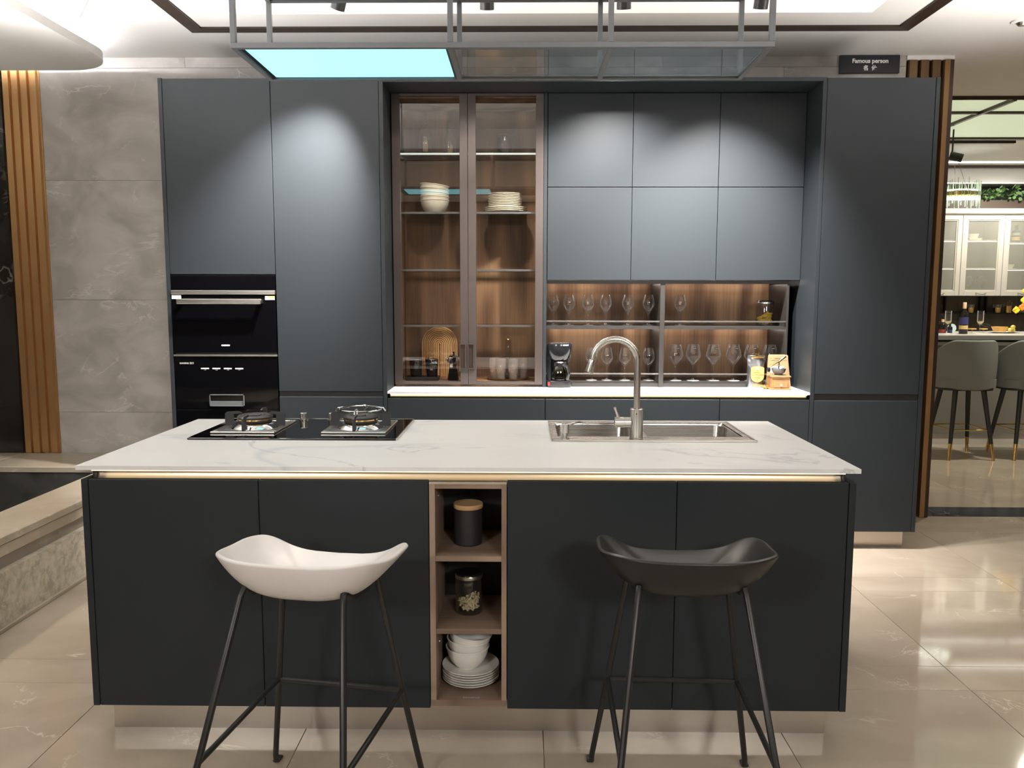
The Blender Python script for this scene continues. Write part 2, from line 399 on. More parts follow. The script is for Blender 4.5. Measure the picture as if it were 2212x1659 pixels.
m_soft_ceiling = glow('green_tinted_light_ceiling', (.86, .94, .62), .55)
m_room2_led = glow('room_led', (1, .97, .9), 6.5)
m_chand_led = glow('chandelier_led', (.96, 1, .92), 8)
m_lens = glow('lamp_lens', (1, .95, .88), 6)
m_cream_cab = pbr('cream_cabinet_paint', (.62, .58, .51), .4)
m_grey_panel = pbr('grey_bar_panel', (.20, .19, .165), .5)
m_grey_stone = pbr('grey_bar_top', (.52, .50, .46), .3)
m_grey_edge = pbr('grey_bar_edge', (.15, .15, .14), .35)
m_velvet = pbr('grey_velvet', (.19, .195, .18), .85, bump=.5, bscale=30, spec=.2)
m_leaf = pbr('green_leaf', (.085, .17, .045), .5)
m_planter_back = pbr('dark_green_box', (.03, .05, .03), .6)
m_brown_panel = pbr('brown_stone_panel', (.075, .055, .042), .4)
m_wine = pbr('dark_wine_bottle', (.012, .010, .009), .08)
m_red_label = pbr('red_label', (.30, .03, .03), .5)
m_navy = pbr('navy_label', (.035, .035, .14), .5)
m_tan_label = pbr('tan_label', (.62, .42, .17), .5)
m_cork = pbr('cork_capsule', (.72, .47, .30), .4)
m_bowl_wood = pbr('honey_bowl', (.72, .40, .10), .4)
m_lemon = pbr('yellow_fruit', (.85, .66, .14), .45)
m_yellow_fl = pbr('yellow_petal', (.88, .68, .04), .5)
m_orange_fl = pbr('orange_petal', (.88, .28, .03), .5)
m_pale_blue = pbr('pale_blue_plate', (.58, .70, .76), .2)
m_wall_paint = pbr('warm_wall_paint', (.52, .46, .39), .7)
m_wall_dark = pbr('dark_wall_paint', (.13, .115, .10), .7)
m_oak_d = wood('oak_groove_shade', (.22, .105, .035), (.29, .15, .055), (.34, .19, .075))
m_screen_blue = glow('blue_sign_light', (.05, .12, .9), 1.2)
# ------------------------------------------------------------------ setting
def piece(name, me, parent, loc, rot=None):
    o = D.objects.new(name, me); COL.objects.link(o); o.parent = parent; o.location = Vector(loc)-off(parent)
    if rot: o.rotation_euler = rot
    return o
def slab_mesh(name, sx, sy, sz, mat, bev=.0015):
    me = B(0, sx, 0, sy, 0, sz, bev).mesh(name, smooth=False); me.materials.append(mat); return me

floor = struct('floor', B(-7, 7.5, -8, 6.4, -.10, -.006), m_grout)
_tm = {}
def tile(x0, x1, y0, y1, j=.0022):
    k = (round(x1-x0, 3), round(y1-y0, 3))
    if k not in _tm: _tm[k] = slab_mesh('floor_tile', k[0]-j, k[1]-j, .012, m_floor, .0006)
    piece('floor_tile', _tm[k], floor, (x0+j/2, y0+j/2, -.012))
xs = [-7+0*1] 
xs = [.064+.735*i for i in range(-3, 8)]
rows = []
y = .516
while y > -7.5:
    rows.append((y-.181, y)); rows.append((y-.94, y-.181)); y -= .94
rows = [(.516, .668)]+rows
for (y0, y1) in rows:
    for x0, x1 in zip(xs, xs[1:]): tile(x0, x1, y0, y1)
struct('trim_1', B(2.2, 7.5, .67, .885, -.012, .0015), m_threshold)
for i in range(0, 6):
    for j in range(-1, 5):
        x0 = 2.2+.8*i; y0 = 1.612+.75*j
        y0 = max(y0, .885)
        tile(x0, x0+.8, y0, 1.612+.75*(j+1))

# back wall of large grey marble slabs
wall = struct('wall_back', B(-2.85, 2.2, .672, .86, 0, 2.715), m_grout)
zs = [0, .626, 1.309, 2.014, 2.655, 2.715]
vx = [[-2.85, -1.2, .2, 1.6, 2.2], [-2.85, -1.4, 0, 1.4, 2.2], [-2.85, -1.1, .3, 1.7, 2.2], [-2.85, -1.3, .1, 1.5, 2.2], [-2.85, -1.98, -.6, .8, 2.2]]
for k in range(5):
    for a, b in zip(vx[k], vx[k][1:]):
        part('marble_slab', B(a+.0008, b-.0008, .660, .674, zs[k]+.0008, zs[k+1]-.0008), m_wall_stone, wall, smooth=False)
wl = struct('wall_back_left', B(-7, -3.062, .638, .86, 0, 2.715), m_dark_stone)
br = root('ribbed_bronze_panel', 'tall ribbed bronze panel at the left edge between black and grey marble', 'wall panel', (-2.95, .66, .375))
part('panel_base', B(-3.06, -2.84, .655, .6595, .375, 2.715), m_bronze, br, smooth=False)
for i in range(4):
    x = -3.055+.054*i
    part('rib', MB().prism([(x, .656), (x+.006, .640), (x+.040, .640), (x+.046, .656)], 'z', .376, 2.715), m_bronze, br, smooth=False)
# slatted wood strip right of the grey wall
sl = root('slatted_wood_panel', 'upright warm wooden slats between the tall cabinets and the opening', 'wall panel', (2.33, .66, 0))
part('panel_base', B(2.203, 2.41, .674, .795, 0, 2.688), m_trim, sl, smooth=False)
for i in range(3):
    x = 2.213+.066*i
    part('slat', B(x, x+.046, .645, .674, 0, 2.688, .002), m_slatwood, sl, smooth=False)
part('slat', B(2.411, 2.441, .635, .795, 0, 2.688, .002), m_slatedge, sl, smooth=False, label='bronze edge strip')
part('edge_profile', B(2.441, 2.464, .640, .795, 0, 2.688), m_trim, sl, smooth=False)
struct('wall_divider', B(2.2, 2.464, .80, .885, 0, 2.715), m_dark_stone)
struct('trim_2', B(2.2, 2.47, .650, .80, 2.69, 2.714), m_ceiling)

# other walls of the showroom, mostly outside the picture
struct('wall_front', B(-7, 7.5, -7.7, -7.5, 0, 2.95), m_wall_dark)
struct('wall_left', B(-7.1, -6.9, -7.7, .86, 0, 2.95), m_wall_paint)
struct('wall_right', B(6.8, 7.0, -7.7, 6.2, 0, 2.95), m_wall_paint)
struct('wall_far_back', B(2.2, 7, 5.0, 5.2, 0, 2.95), m_brown_panel)
struct('wall_far_left', B(2.30, 2.464, .885, 5.2, 0, 2.95), m_wall_paint)

# ceiling with lit cove
Zc = 2.715; X0, X1, Y0, Y1 = -1.475, 1.695, -3.5, -.06
cb = MB()
cb.box(-7, X0, -7.7, .9, Zc, Zc+.02); cb.box(X1, 7, -7.7, .9, Zc, Zc+.02)
cb.box(X0, X1, Y1, .9, Zc, Zc+.02); cb.box(X0, X1, -7.7, Y0, Zc, Zc+.02)
cb.box(2.2, 7, .9, 5.2, Zc+.0, Zc+.02)
for a in ((X0-.02, X0, Y0, Y1), (X1, X1+.02, Y0, Y1), (X0-.02, X1+.02, Y1, Y1+.02), (X0-.02, X1+.02, Y0-.02, Y0)):
    cb.box(*a, Zc+.0201, Zc+.25)
cb.box(X0-.02, X1+.02, Y0-.02, Y1+.02, Zc+.25, Zc+.27)
ceil = struct('ceiling', cb, m_ceiling)
cl = MB()
for a in ((X0, X0+.03, -1.9, Y1-.03), (X1-.03, X1, -1.9, Y1-.03), (X0, X1, Y1-.03, Y1)):
    cl.box(*a, Zc+.20, Zc+.22)
part('cove_led_strip', cl, m_cove, ceil, smooth=False)
tb = MB()
a0, a1, b0, b1, tw = -1.745, 1.99, -3.8, .196, .072
for a in ((a0, a0+tw, b0, b1), (a1-tw, a1, b0, b1), (a0+tw, a1-tw, b1-tw, b1), (a0+tw, a1-tw, b0, b0+tw)):
    tb.box(*a, Zc-.008, Zc+.001)
struct('trim_3', tb, m_trim)

# floating rounded ceiling raft at upper left
def rr(x0, x1, y0, y1, r):
    p = arc(x1-r, y1-r, r, 0, PI/2, 10)+arc(x0+r, y1-r, r, PI/2, PI, 10)+arc(x0+r, y0+r, r, PI, 1.5*PI, 10)+arc(x1-r, y0+r, r, 1.5*PI, 2*PI, 10)
    return p
raft = root('ceiling_raft', 'white rounded ceiling raft hanging at the upper left with light above it', 'ceiling panel', (-4.2, -2, 2.6))
part('raft_board', MB().prism(rr(-6.2, -2.262, -4.5, .50, .30), 'z', 2.60, 2.645), m_ceiling, raft)
part('upper_step', MB().prism(rr(-6.1, -2.40, -4.4, .36, .26), 'z', 2.645, 2.715), m_ceiling, raft)
ls = MB()
pts = [(x, y, 2.652) for x, y in rr(-6.1, -2.375, -4.4, .385, .27)]
ls.tube(pts, .006, 6, closed=True)
part('led_strip', ls, m_raft_led, raft)

# white cylinder spot in front of the raft
sp = root('ceiling_spotlight', 'white cylindrical spotlight next to the rounded ceiling raft', 'spotlight', (-2.03, -.35, 2.715))
part('lamp_body', MB().tube([(-2.066, -.35, 2.618), (-1.99, -.35, 2.76)], .024, 20), m_ceiling, sp)
part('mount_plate', MB().lathe([(0, 0), (.04, 0), (.04, -.012), (0, -.012)], -1.99, -.35, 2.715, 20), m_ceiling, sp)

# stone ledge round a sunken basin at the left
ld = root('stone_ledge', 'beige stone ledge with a dark inner lining at the left behind the island', 'ledge', (-2.2, -1.5, 0))
part('cap_slab', B(-2.335, -2.083, -5.5, .235, .342, .375, .003), m_ledge, ld, smooth=False)
part('cap_slab', B(-5.0, -3.062, .2352, .637, .342, .375, .003), m_ledge, ld, smooth=False)
part('cap_slab', B(-3.061, -2.083, .2352, .637, .342, .375, .003), m_ledge, ld, smooth=False)
part('cap_band', B(-2.33, -2.090, -5.5, .637, .292, .340, .002), m_ledge, ld, smooth=False)
part('recess_band', B(-2.33, -2.112, -5.5, .637, .235, .292), m_ledge_d, ld, smooth=False)  # shade of the recess put into a darker marble colour
part('ledge_wall', B(-2.33, -2.078, -5.5, .637, .018, .235), m_rough, ld, smooth=False)
part('base_rim', B(-2.33, -2.066, -5.5, .637, 0, .018, .003), m_ledge, ld, smooth=False)
part('basin_lining', B(-5.0, -2.33, .239, .637, .02, .342), m_liner, ld, smooth=False)
part('basin_floor', B(-5.0, -2.33, -5.5, .239, .0, .05), m_liner, ld, smooth=False)

# sign
sg = root('wall_sign', 'black sign lettered Famous person above the right tall cabinet', 'sign', (1.983, .655, 2.664))
part('sign_board', B(1.812, 2.154, .640, .6595, 2.613, 2.7125, .002), m_sign, sg, smooth=False)
text('lettering', 'Famous person', .0335, (1.984, .639, 2.680), m_sign_ink, sg, bold=.0010)
text('lettering', '名  仕', .030, (1.984, .639, 2.640), m_sign_ink, sg, bold=.0012)

# ------------------------------------------------------------------ ceiling track spots seen below the rack
def head(p, t, label, grp='track spots over the kitchen', L=.11, r=.032, mat=m_black_metal, name='track_spotlight', zc=2.715):
    p = Vector(p); d = (Vector(t)-p).normalized()
    o = root(name, label, 'spotlight', p, group=grp)
    b = MB(); b.tube([p-d*L*.5, p+d*L*.5, p+d*(L*.5+.0005), p+d*L*.42], [r, r, r*.86, r*.8], 20)
    part('lamp_body', b, mat, o)
    part('stem', MB().tube([p-d*L*.3, Vector((p.x-d.x*L*.3, p.y-d.y*L*.3, zc))], .007, 8), mat, o)
    part('lens', MB().tube([p+d*L*.405, p+d*L*.415], r*.78, 16), m_lens, o)
    return o
labs = ['track spotlight tilted to the tall left cabinet, leftmost under the ceiling', 'black track spotlight second from the left above the glass cabinet',
        'black track spotlight third from the left above the wall cabinets', 'rightmost black track spotlight beside the hanging rack end']
for p, t, l in zip(SPOTS, TGT, labs): head(p, t, l, zc=2.96)
tr = solo('lighting_track', 'black lighting track on the cove ceiling carrying four spotlights', 'light track', B(-1.4, 1.6, -.47, -.43, 2.945, 2.963), m_black_metal, (.1, -.45, 2.95), smooth=False)
dl = root('ceiling_downlight', 'small white downlight on the ceiling near the right edge', 'downlight', (2.50, .07, 2.715))
part('trim_ring', MB().lathe([(.030, 0), (.052, 0), (.050, -.008), (.034, -.012), (.030, 0)], 2.50, .07, 2.715, 24), m_ceiling, dl)
part('lamp_body', MB().lathe([(0, -.026), (.018, -.024), (.026, -.012), (.030, 0)], 2.50, .07, 2.715, 20), m_steel, dl)
# ------------------------------------------------------------------ tall cabinets, left
TOP = 2.425
oc = root('oven_cabinet', 'tall slate cabinet at the far left housing the built-in ovens', 'cabinet', (-1.56, .3, .098))
part('end_panel', B(-1.853, -1.833, -.002, .60, .098, 2.428, .001), m_slate, oc, smooth=False)
cb = MB(); cb.box(-1.833, -1.283, .022, .60, 1.44, 2.42); cb.box(-1.833, -1.283, .30, .60, .098, 1.44); cb.box(-1.833, -1.283, .022, .30, .098, .555)
part('carcass', cb, m_slate_d, oc, smooth=False)
part('door', B(-1.8315, -1.2855, 0, .02, 1.4455, TOP, .0012), m_slate, oc, smooth=False)
part('drawer_front', B(-1.8315, -1.2855, 0, .02, .098, .553, .0012), m_slate, oc, smooth=False)
tc = root('tall_cabinet', 'tall slate cabinet between the ovens and the glass cabinet', 'cabinet', (-1.01, .3, .098))
part('carcass', B(-1.282, -.737, .022, .60, .098, 2.42), m_slate_d, tc, smooth=False)
part('door', B(-1.2825, -.7365, 0, .02, .838, TOP, .0012), m_slate, tc, smooth=False, label='tall upper door')
part('door', B(-1.2825, -.7365, 0, .02, .098, .8085, .0012), m_slate, tc, smooth=False, label='lower door')
part('grip_profile', B(-1.2825, -.7365, .008, .020, .8085, .838), m_black_metal, tc, smooth=False)

# built-in oven and the lower appliance
ov = root('built_in_oven', 'upper black glass oven with long steel bar handle', 'oven', (-1.557, .15, 1.03))
part('oven_body', B(-1.825, -1.292, .012, .298, 1.03, 1.438), m_black_metal, ov, smooth=False)
part('control_panel', B(-1.829, -1.288, -.002, .012, 1.364, 1.4385, .001), m_black_glass, ov, smooth=False)
part('trim_strip', B(-1.831, -1.287, -.008, .012, 1.342, 1.3635, .002), m_steel, ov, smooth=False)
dr = part('oven_door', B(-1.829, -1.288, -.004, .012, 1.040, 1.341, .001), m_black_glass, ov, smooth=False)
h = MB(); h.box(-1.786, -1.349, -.052, -.034, 1.293, 1.320, .003); h.box(-1.782, -1.762, -.036, -.003, 1.297, 1.316); h.box(-1.372, -1.352, -.036, -.003, 1.297, 1.316)
part('handle', h, m_steel, dr, smooth=False)
part('sticker', B(-1.827, -1.778, -.0052, -.0038, 1.318, 1.3385), m_white_paper, dr, smooth=False)
s1 = part('sticker', B(-1.340, -1.290, -.0052, -.0038, 1.314, 1.334), m_grey_paper, dr, smooth=False, label='yellow and grey warning sticker')
part('sticker_print', B(-1.324, -1.290, -.0056, -.005, 1.326, 1.334), m_yellow_paper, dr, smooth=False)
part('sticker_print', B(-1.340, -1.325, -.0056, -.005, 1.314, 1.334), m_white_paper, dr, smooth=False)
text('lettering', 'CASDON', .0105, (-1.555, -.0045, 1.0775), m_white_ink, dr, bold=.0006)
ap = root('lower_appliance', 'black glass appliance under the oven with four white display bars', 'appliance', (-1.557, .15, .56))
part('appliance_body', B(-1.825, -1.292, .012, .298, .558, 1.019), m_black_metal, ap, smooth=False)
part('trim_strip', B(-1.831, -1.285, -.006, .012, 1.0205, 1.029, .001), m_steel, ap, smooth=False)
fr = part('front_panel', B(-1.829, -1.287, -.002, .012, .741, 1.0195, .001), m_black_glass, ap, smooth=False)
for i in range(4):
    x = -1.690+.0602*i
    part('display_bar', MB().prism([(x, .953), (x+.042, .953), (x+.042, .9595), (x, .9595)], 'y', -.0028, -.0018), m_white_ink, fr, smooth=False)
    text('lettering', '1 SET', .006, (x+.021, -.0024, .948), m_grey_ink, fr)
text('lettering', 'BAINENG 百能', .0115, (-1.8015, -.0024, .983), m_grey_ink, fr, align='LEFT', bold=.0003)
h = MB(); h.box(-1.648, -1.466, -.012, 0, .7575, .7615); h.box(-1.648, -1.644, -.012, 0, .7575, .820); h.box(-1.470, -1.466, -.012, 0, .7575, .820); h.box(-1.648, -1.466, -.012, 0, .816, .820)
h.box(-1.646, -1.468, -.006, 0, .760, .785)
part('handle', h, m_gun, fr, smooth=False)
part('front_panel', B(-1.829, -1.287, -.002, .012, .560, .7375, .001), m_black_glass, ap, smooth=False)

# surround of the middle niche (a mitred slate frame) and its partition
su = root('niche_surround', 'slate frame of panels around the recessed middle part of the kitchen wall', 'panel frame', (.39, .3, .098))
part('side_panel', B(-.7345, -.7135, -.001, .60, .098, 2.4265, .001), m_slate, su, smooth=False)
part('side_panel', B(1.4935, 1.5135, -.001, .60, .098, 2.4265, .001), m_slate, su, smooth=False)
part('top_panel', B(-.7133, 1.4933, -.001, .60, 2.407, 2.4265, .001), m_slate, su, smooth=False)
part('partition', B(.1055, .1245, .218, .60, .8387, 2.4065, .001), m_slate, su, smooth=False)
part('back_panel', B(-.7133, 1.4933, .585, .60, .8387, 2.4065), m_slate, su, smooth=False)
# right tall cabinet
rt = root('tall_cabinet', 'dark tall slate cabinet at the right end under the sign', 'cabinet', (1.79, .3, .098))
part('carcass', B(1.5155, 2.055, .022, .60, .098, 2.415), m_slate_d, rt, smooth=False)
part('door', B(1.5155, 2.0535, 0, .02, .832, 2.4235, .0012), m_slate, rt, smooth=False, label='tall upper door')
part('door', B(1.5155, 2.0535, 0, .02, .098, .797, .0012), m_slate, rt, smooth=False, label='lower door')
part('grip_profile', B(1.5155, 2.0535, .008, .02, .797, .832), m_black_metal, rt, smooth=False)
part('end_panel', B(2.0555, 2.0755, -.002, .60, .098, 2.425, .001), m_slate, rt, smooth=False)
solo('kick_plate', 'brushed steel kick plate under the tall cabinets and base units along the wall', 'kick plate', B(-1.83, 2.04, .06, .58, 0, .098), m_plinth, (.1, .3, 0), smooth=False)
# base cabinets below the niche
BG = 'base cabinets under the back worktop'
for k, (x0, x1, lab) in enumerate([(-.7125, .1145, 'wide slate base unit below the glass cabinet'), (.1155, 1.0255, 'slate base unit in the middle below the wine rack'), (1.0265, 1.4925, 'narrow slate base unit next to the right tall cabinet')]):
    b = root('base_cabinet', lab, 'cabinet', ((x0+x1)/2, .3, .098), group=BG)
    part('carcass', B(x0, x1, .022, .58, .098, .80), m_slate_d, b, smooth=False)
    part('drawer_front', B(x0+.001, x1-.001, 0, .02, .45, .801, .0012), m_slate, b, smooth=False)
    part('drawer_front', B(x0+.001, x1-.001, 0, .02, .098, .447, .0012), m_slate, b, smooth=False)
solo('worktop', 'thin white marble worktop in the lit niche of the kitchen wall', 'worktop', B(-.713, 1.493, -.002, .584, .8262, .8385, .001), m_white_marble, (.39, .3, .8262), smooth=False)
lp = root('light_channel', 'glowing aluminium channel under the back worktop', 'light strip', (.39, .02, .803))
c = MB(); c.prism([(.030, .802), (.030, .8255), (.024, .8255), (.016, .820), (.013, .812), (.016, .805), (.024, .802)], 'x', -.700, 1.480)
part('channel_profile', c, m_channel, lp)
part('led_strip', B(-.698, 1.478, .002, .009, .8225, .8258), m_led_warm, lp, smooth=False)

# wall cabinets 3 x 2
WX = [.1265, .579, 1.0375, 1.4925]
rowname = ['upper', 'lower']; colname = ['left', 'middle', 'right']
for r_, (z0, z1) in enumerate([(1.918, 2.4055), (1.424, 1.9165)]):
    for k in range(3):
        x0, x1 = WX[k], WX[k+1]
        wc = root('wall_cabinet', 'plain slate wall cabinet, %s one of the %s row' % (colname[k], rowname[r_]), 'cabinet', ((x0+x1)/2, .4, z0), group='handleless wall cabinets')
        part('carcass', B(x0+.001, x1-.001, .242, .582, z0+.002, z1-.001), m_slate_d, wc, smooth=False)
        part('door', B(x0+.0012, x1-.0012, .22, .24, z0, z1-.0015, .0012), m_slate, wc, smooth=False)

# ------------------------------------------------------------------ glass display cabinet
gc = root('glass_cabinet', 'walnut display cabinet with two brown framed glass doors', 'cabinet', (-.30, .4, .8387))
c = MB()
c.box(-.7085, -.692, .246, .582, .8387, 2.4055); c.box(.088, .1045, .246, .582, .8387, 2.4055)
c.box(-.692, .088, .246, .582, .8387, .862); c.box(-.692, .088, .246, .582, 2.385, 2.4055); c.box(-.692, .088, .570, .582, .862, 2.385)
part('carcass', c, m_walnut, gc, smooth=False)
for z, led in ((2.098, 1), (1.785, 0), (1.476, 0), (1.171, 0)):
    s = part('shelf', B(-.690, .086, .275, .568, z-.004, z+.004), m_shelf_gl, gc, smooth=False, label='glass shelf')
    part('shelf_edge', B(-.690, .086, .262, .275, z-.0055, z+.0055, .001), m_gun, s, smooth=False)
    if led: part('shelf_light', B(-.688, .084, .2612, .2618, z-.005, z+.005), m_led_soft, s, smooth=False)
    for px in (-.684, .080):
        part('shelf_pin', MB().tube([(px, .30, z-.012), (px, .30, z-.005)], .005, 8), m_chrome, s)
for x0, x1, hx in ((-.7075, -.3025, -.3325), (-.3005, .1045, -.2875)):
    f = MB(); z0, z1 = .853, 2.4045; fw = .0425
    f.box(x0, x0+fw, .22, .244, z0, z1, .001); f.box(x1-fw, x1, .22, .244, z0, z1, .001)
    f.box(x0+fw, x1-fw, .22, .244, z0, z0+.015); f.box(x0+fw, x1-fw, .22, .244, z1-.013, z1)
    d = part('door', f, m_brown_metal, gc, smooth=False)
    part('glass_pane', B(x0+fw-.002, x1-fw+.002, .230, .234, z0+.013, z1-.011), m_pane, d, smooth=False)
    h = MB(); h.box(hx-.0165, hx-.0125, .212, .2205, .938, 1.076); h.box(hx+.0125, hx+.0165, .212, .2205, .938, 1.076); h.box(hx-.0165, hx+.0165, .210, .2205, .938, .942); h.box(hx-.0165, hx+.0165, .210, .2205, 1.072, 1.076)
    part('handle', h, m_brown_metal, d, smooth=False)
    part('handle_recess', B(hx-.0122, hx+.0122, .2188, .2202, .942, 1.072), m_trim, d, smooth=False)

# ------------------------------------------------------------------ open lit rack
rk = root('open_rack', 'open black framed rack with walnut back and light strips for glasses', 'shelf', (.78, .4, .8387))
part('back_panel', B(.1255, 1.4325, .572, .584, .8387, 1.4225), m_walnut, rk, smooth=False)
part('base_board', B(.1255, 1.4425, .245, .571, .8387, .860), m_rackmetal, rk, smooth=False)
part('shelf', B(.1255, 1.4325, .245, .571, 1.157, 1.1725), m_rackmetal, rk, smooth=False)
part('top_bar', B(.1255, 1.4425, .235, .262, 1.404, 1.4225), m_rackmetal, rk, smooth=False)
part('post', B(.745, .761, .262, .571, .860, 1.157), m_rackmetal, rk, smooth=False)
part('post', B(.745, .761, .262, .571, 1.1725, 1.404), m_rackmetal, rk, smooth=False)
part('front_upright', B(.744, .770, .236, .2615, .8387, 1.404, .001), m_rackmetal, rk, smooth=False)
part('front_upright', B(1.431, 1.4425, .236, .571, .860, 1.404, .001), m_rackmetal, rk, smooth=False)
for z in (1.199, .911):
    for a, b in ((.1255, .744), (.770, 1.431)):
        part('guard_rail', B(a, b, .238, .248, z-.004, z+.004, .001), m_rail, rk, smooth=False)
for z in (1.4145, 1.1565):
    for a, b in ((.14, .735), (.78, 1.42)):
        part('light_strip', B(a, b, .520, .530, z-.005, z-.0005), m_led_cool, rk, smooth=False)
# ------------------------------------------------------------------ island
FY = -1.884
def island_cab(xs, end, label):
    b = root('island_cabinet', label, 'cabinet', ((xs[0]+xs[-1])/2, -1.43, .10), group='island cabinets')
    cc = MB(); u0, u1 = min(xs)+.001, max(xs)-.001
    cc.box(u0, u0+.016, FY+.022, -1.0, .10, .776); cc.box(u1-.016, u1, FY+.022, -1.0, .10, .776); cc.box(u0+.016, u1-.016, FY+.022, -1.0, .10, .116)
    part('carcass', cc, m_slate_d, b, smooth=False)
    for a, c in zip(xs, xs[1:]):
        part('door', B(a+.001, c-.001, FY, FY+.02, .1005, .7995, .0012), m_slate, b, smooth=False)
        part('door', B(a+.001, c-.001, -.999, -.981, .1005, .7995, .0012), m_slate, b, smooth=False, label='rear door')
    e0, e1 = end
    part('end_panel', B(e0, e1, FY-.001, -.981, .10, .800, .001), m_slate, b, smooth=False)
island_cab([-1.281, -.778, -.2765], (-1.3015, -1.282), 'slate island base cabinet on the left behind the white stool')
island_cab([-.0465, .450, .9485], (.9495, .969), 'slate island base cabinet on the right behind the black stool')
os_ = root('open_shelf_unit', 'narrow open walnut shelf unit in the middle of the island front', 'shelf', (-.161, -1.7, .10))
part('side_board', B(-.2752, -.2585, FY, -1.46, .1265, .790), m_walnut_v, os_, smooth=False)
part('side_board', B(-.0628, -.0478, FY, -1.46, .1265, .790), m_walnut_v, os_, smooth=False)
part('top_board', B(-.2583, -.063, FY, -1.46, .777, .790), m_walnut_l, os_, smooth=False)
bb = part('bottom_board', B(-.2755, -.0475, FY, -1.46, .108, .1263), m_walnut_l, os_, smooth=False)
part('shelf', B(-.2583, -.063, FY+.004, -1.602, .556, .572), m_walnut_l, os_, smooth=False)
part('shelf', B(-.2583, -.063, FY+.004, -1.602, .3325, .348), m_walnut_l, os_, smooth=False)
part('back_board', B(-.2583, -.063, -1.600, -1.585, .1265, .777), m_slate_d, os_, smooth=False)  # dark colour stands in for the shade inside the unit
part('cap_strip', B(-.2755, -.0475, FY, FY+.02, .7903, .797), m_steel, os_, smooth=False)
for z in (.735, .275):
    part('shelf_pin', MB().tube([(-.2585, -1.80, z), (-.2545, -1.80, z)], .003, 8), m_chrome, os_)
text('lettering', 'BAINENG', .012, (-.155, -1.868, .1266), m_grey_paper, bb, rot=(0, 0, 0))
solo('kick_plate', 'brushed steel kick plate under the island', 'kick plate', B(-1.27, .928, -1.828, -1.04, 0, .0995), m_plinth, (-.17, -1.43, 0), smooth=False)
lp = root('light_channel', 'glowing aluminium channel right under the island worktop', 'light strip', (-.166, -1.86, .78))
n = 8
prof = [(FY+.024, .781)]+[(FY+.024+.028*math.sin(PI/2*i/n), .781+.044*(1-math.cos(PI/2*i/n))) for i in range(n+1)][1:]
prof += [(FY+.058, .825), (FY+.058, .778), (FY+.024, .778)]
c = MB(); c.prism(prof, 'x', -1.275, .942)
part('channel_profile', c, m_channel, lp)
part('led_strip', B(-1.272, .938, FY+.006, FY+.014, .8238, .8268), m_led_warm2, lp, smooth=False)
sup = MB(); sup.box(-1.281, -1.276, FY+.03, -1.02, .778, .8265); sup.box(.943, .948, FY+.03, -1.02, .778, .8265); sup.box(-1.276, .943, -1.04, -1.02, .778, .8265)
part('support_rail', sup, m_black_metal, lp, smooth=False)
# worktop with cut-outs for sink
WX0, WX1, WY0, WY1, WZ0, WZ1 = -1.316, .981, -1.884, -.979, .8272, .840
SX0, SX1, SY0, SY1 = .098, .803, -1.458, -1.032
wt = MB()
for a in ((WX0, SX0+.02, WY0, WY1), (SX1-.02, WX1, WY0, WY1), (SX0+.02, SX1-.02, WY0, SY0+.02), (SX0+.02, SX1-.02, SY1-.02, WY1)):
    wt.box(*a, WZ0, WZ1)
solo('island_worktop', 'long white marble worktop with grey veins on the island', 'worktop', wt, m_white_marble, (-.17, -1.43, WZ0), smooth=False)

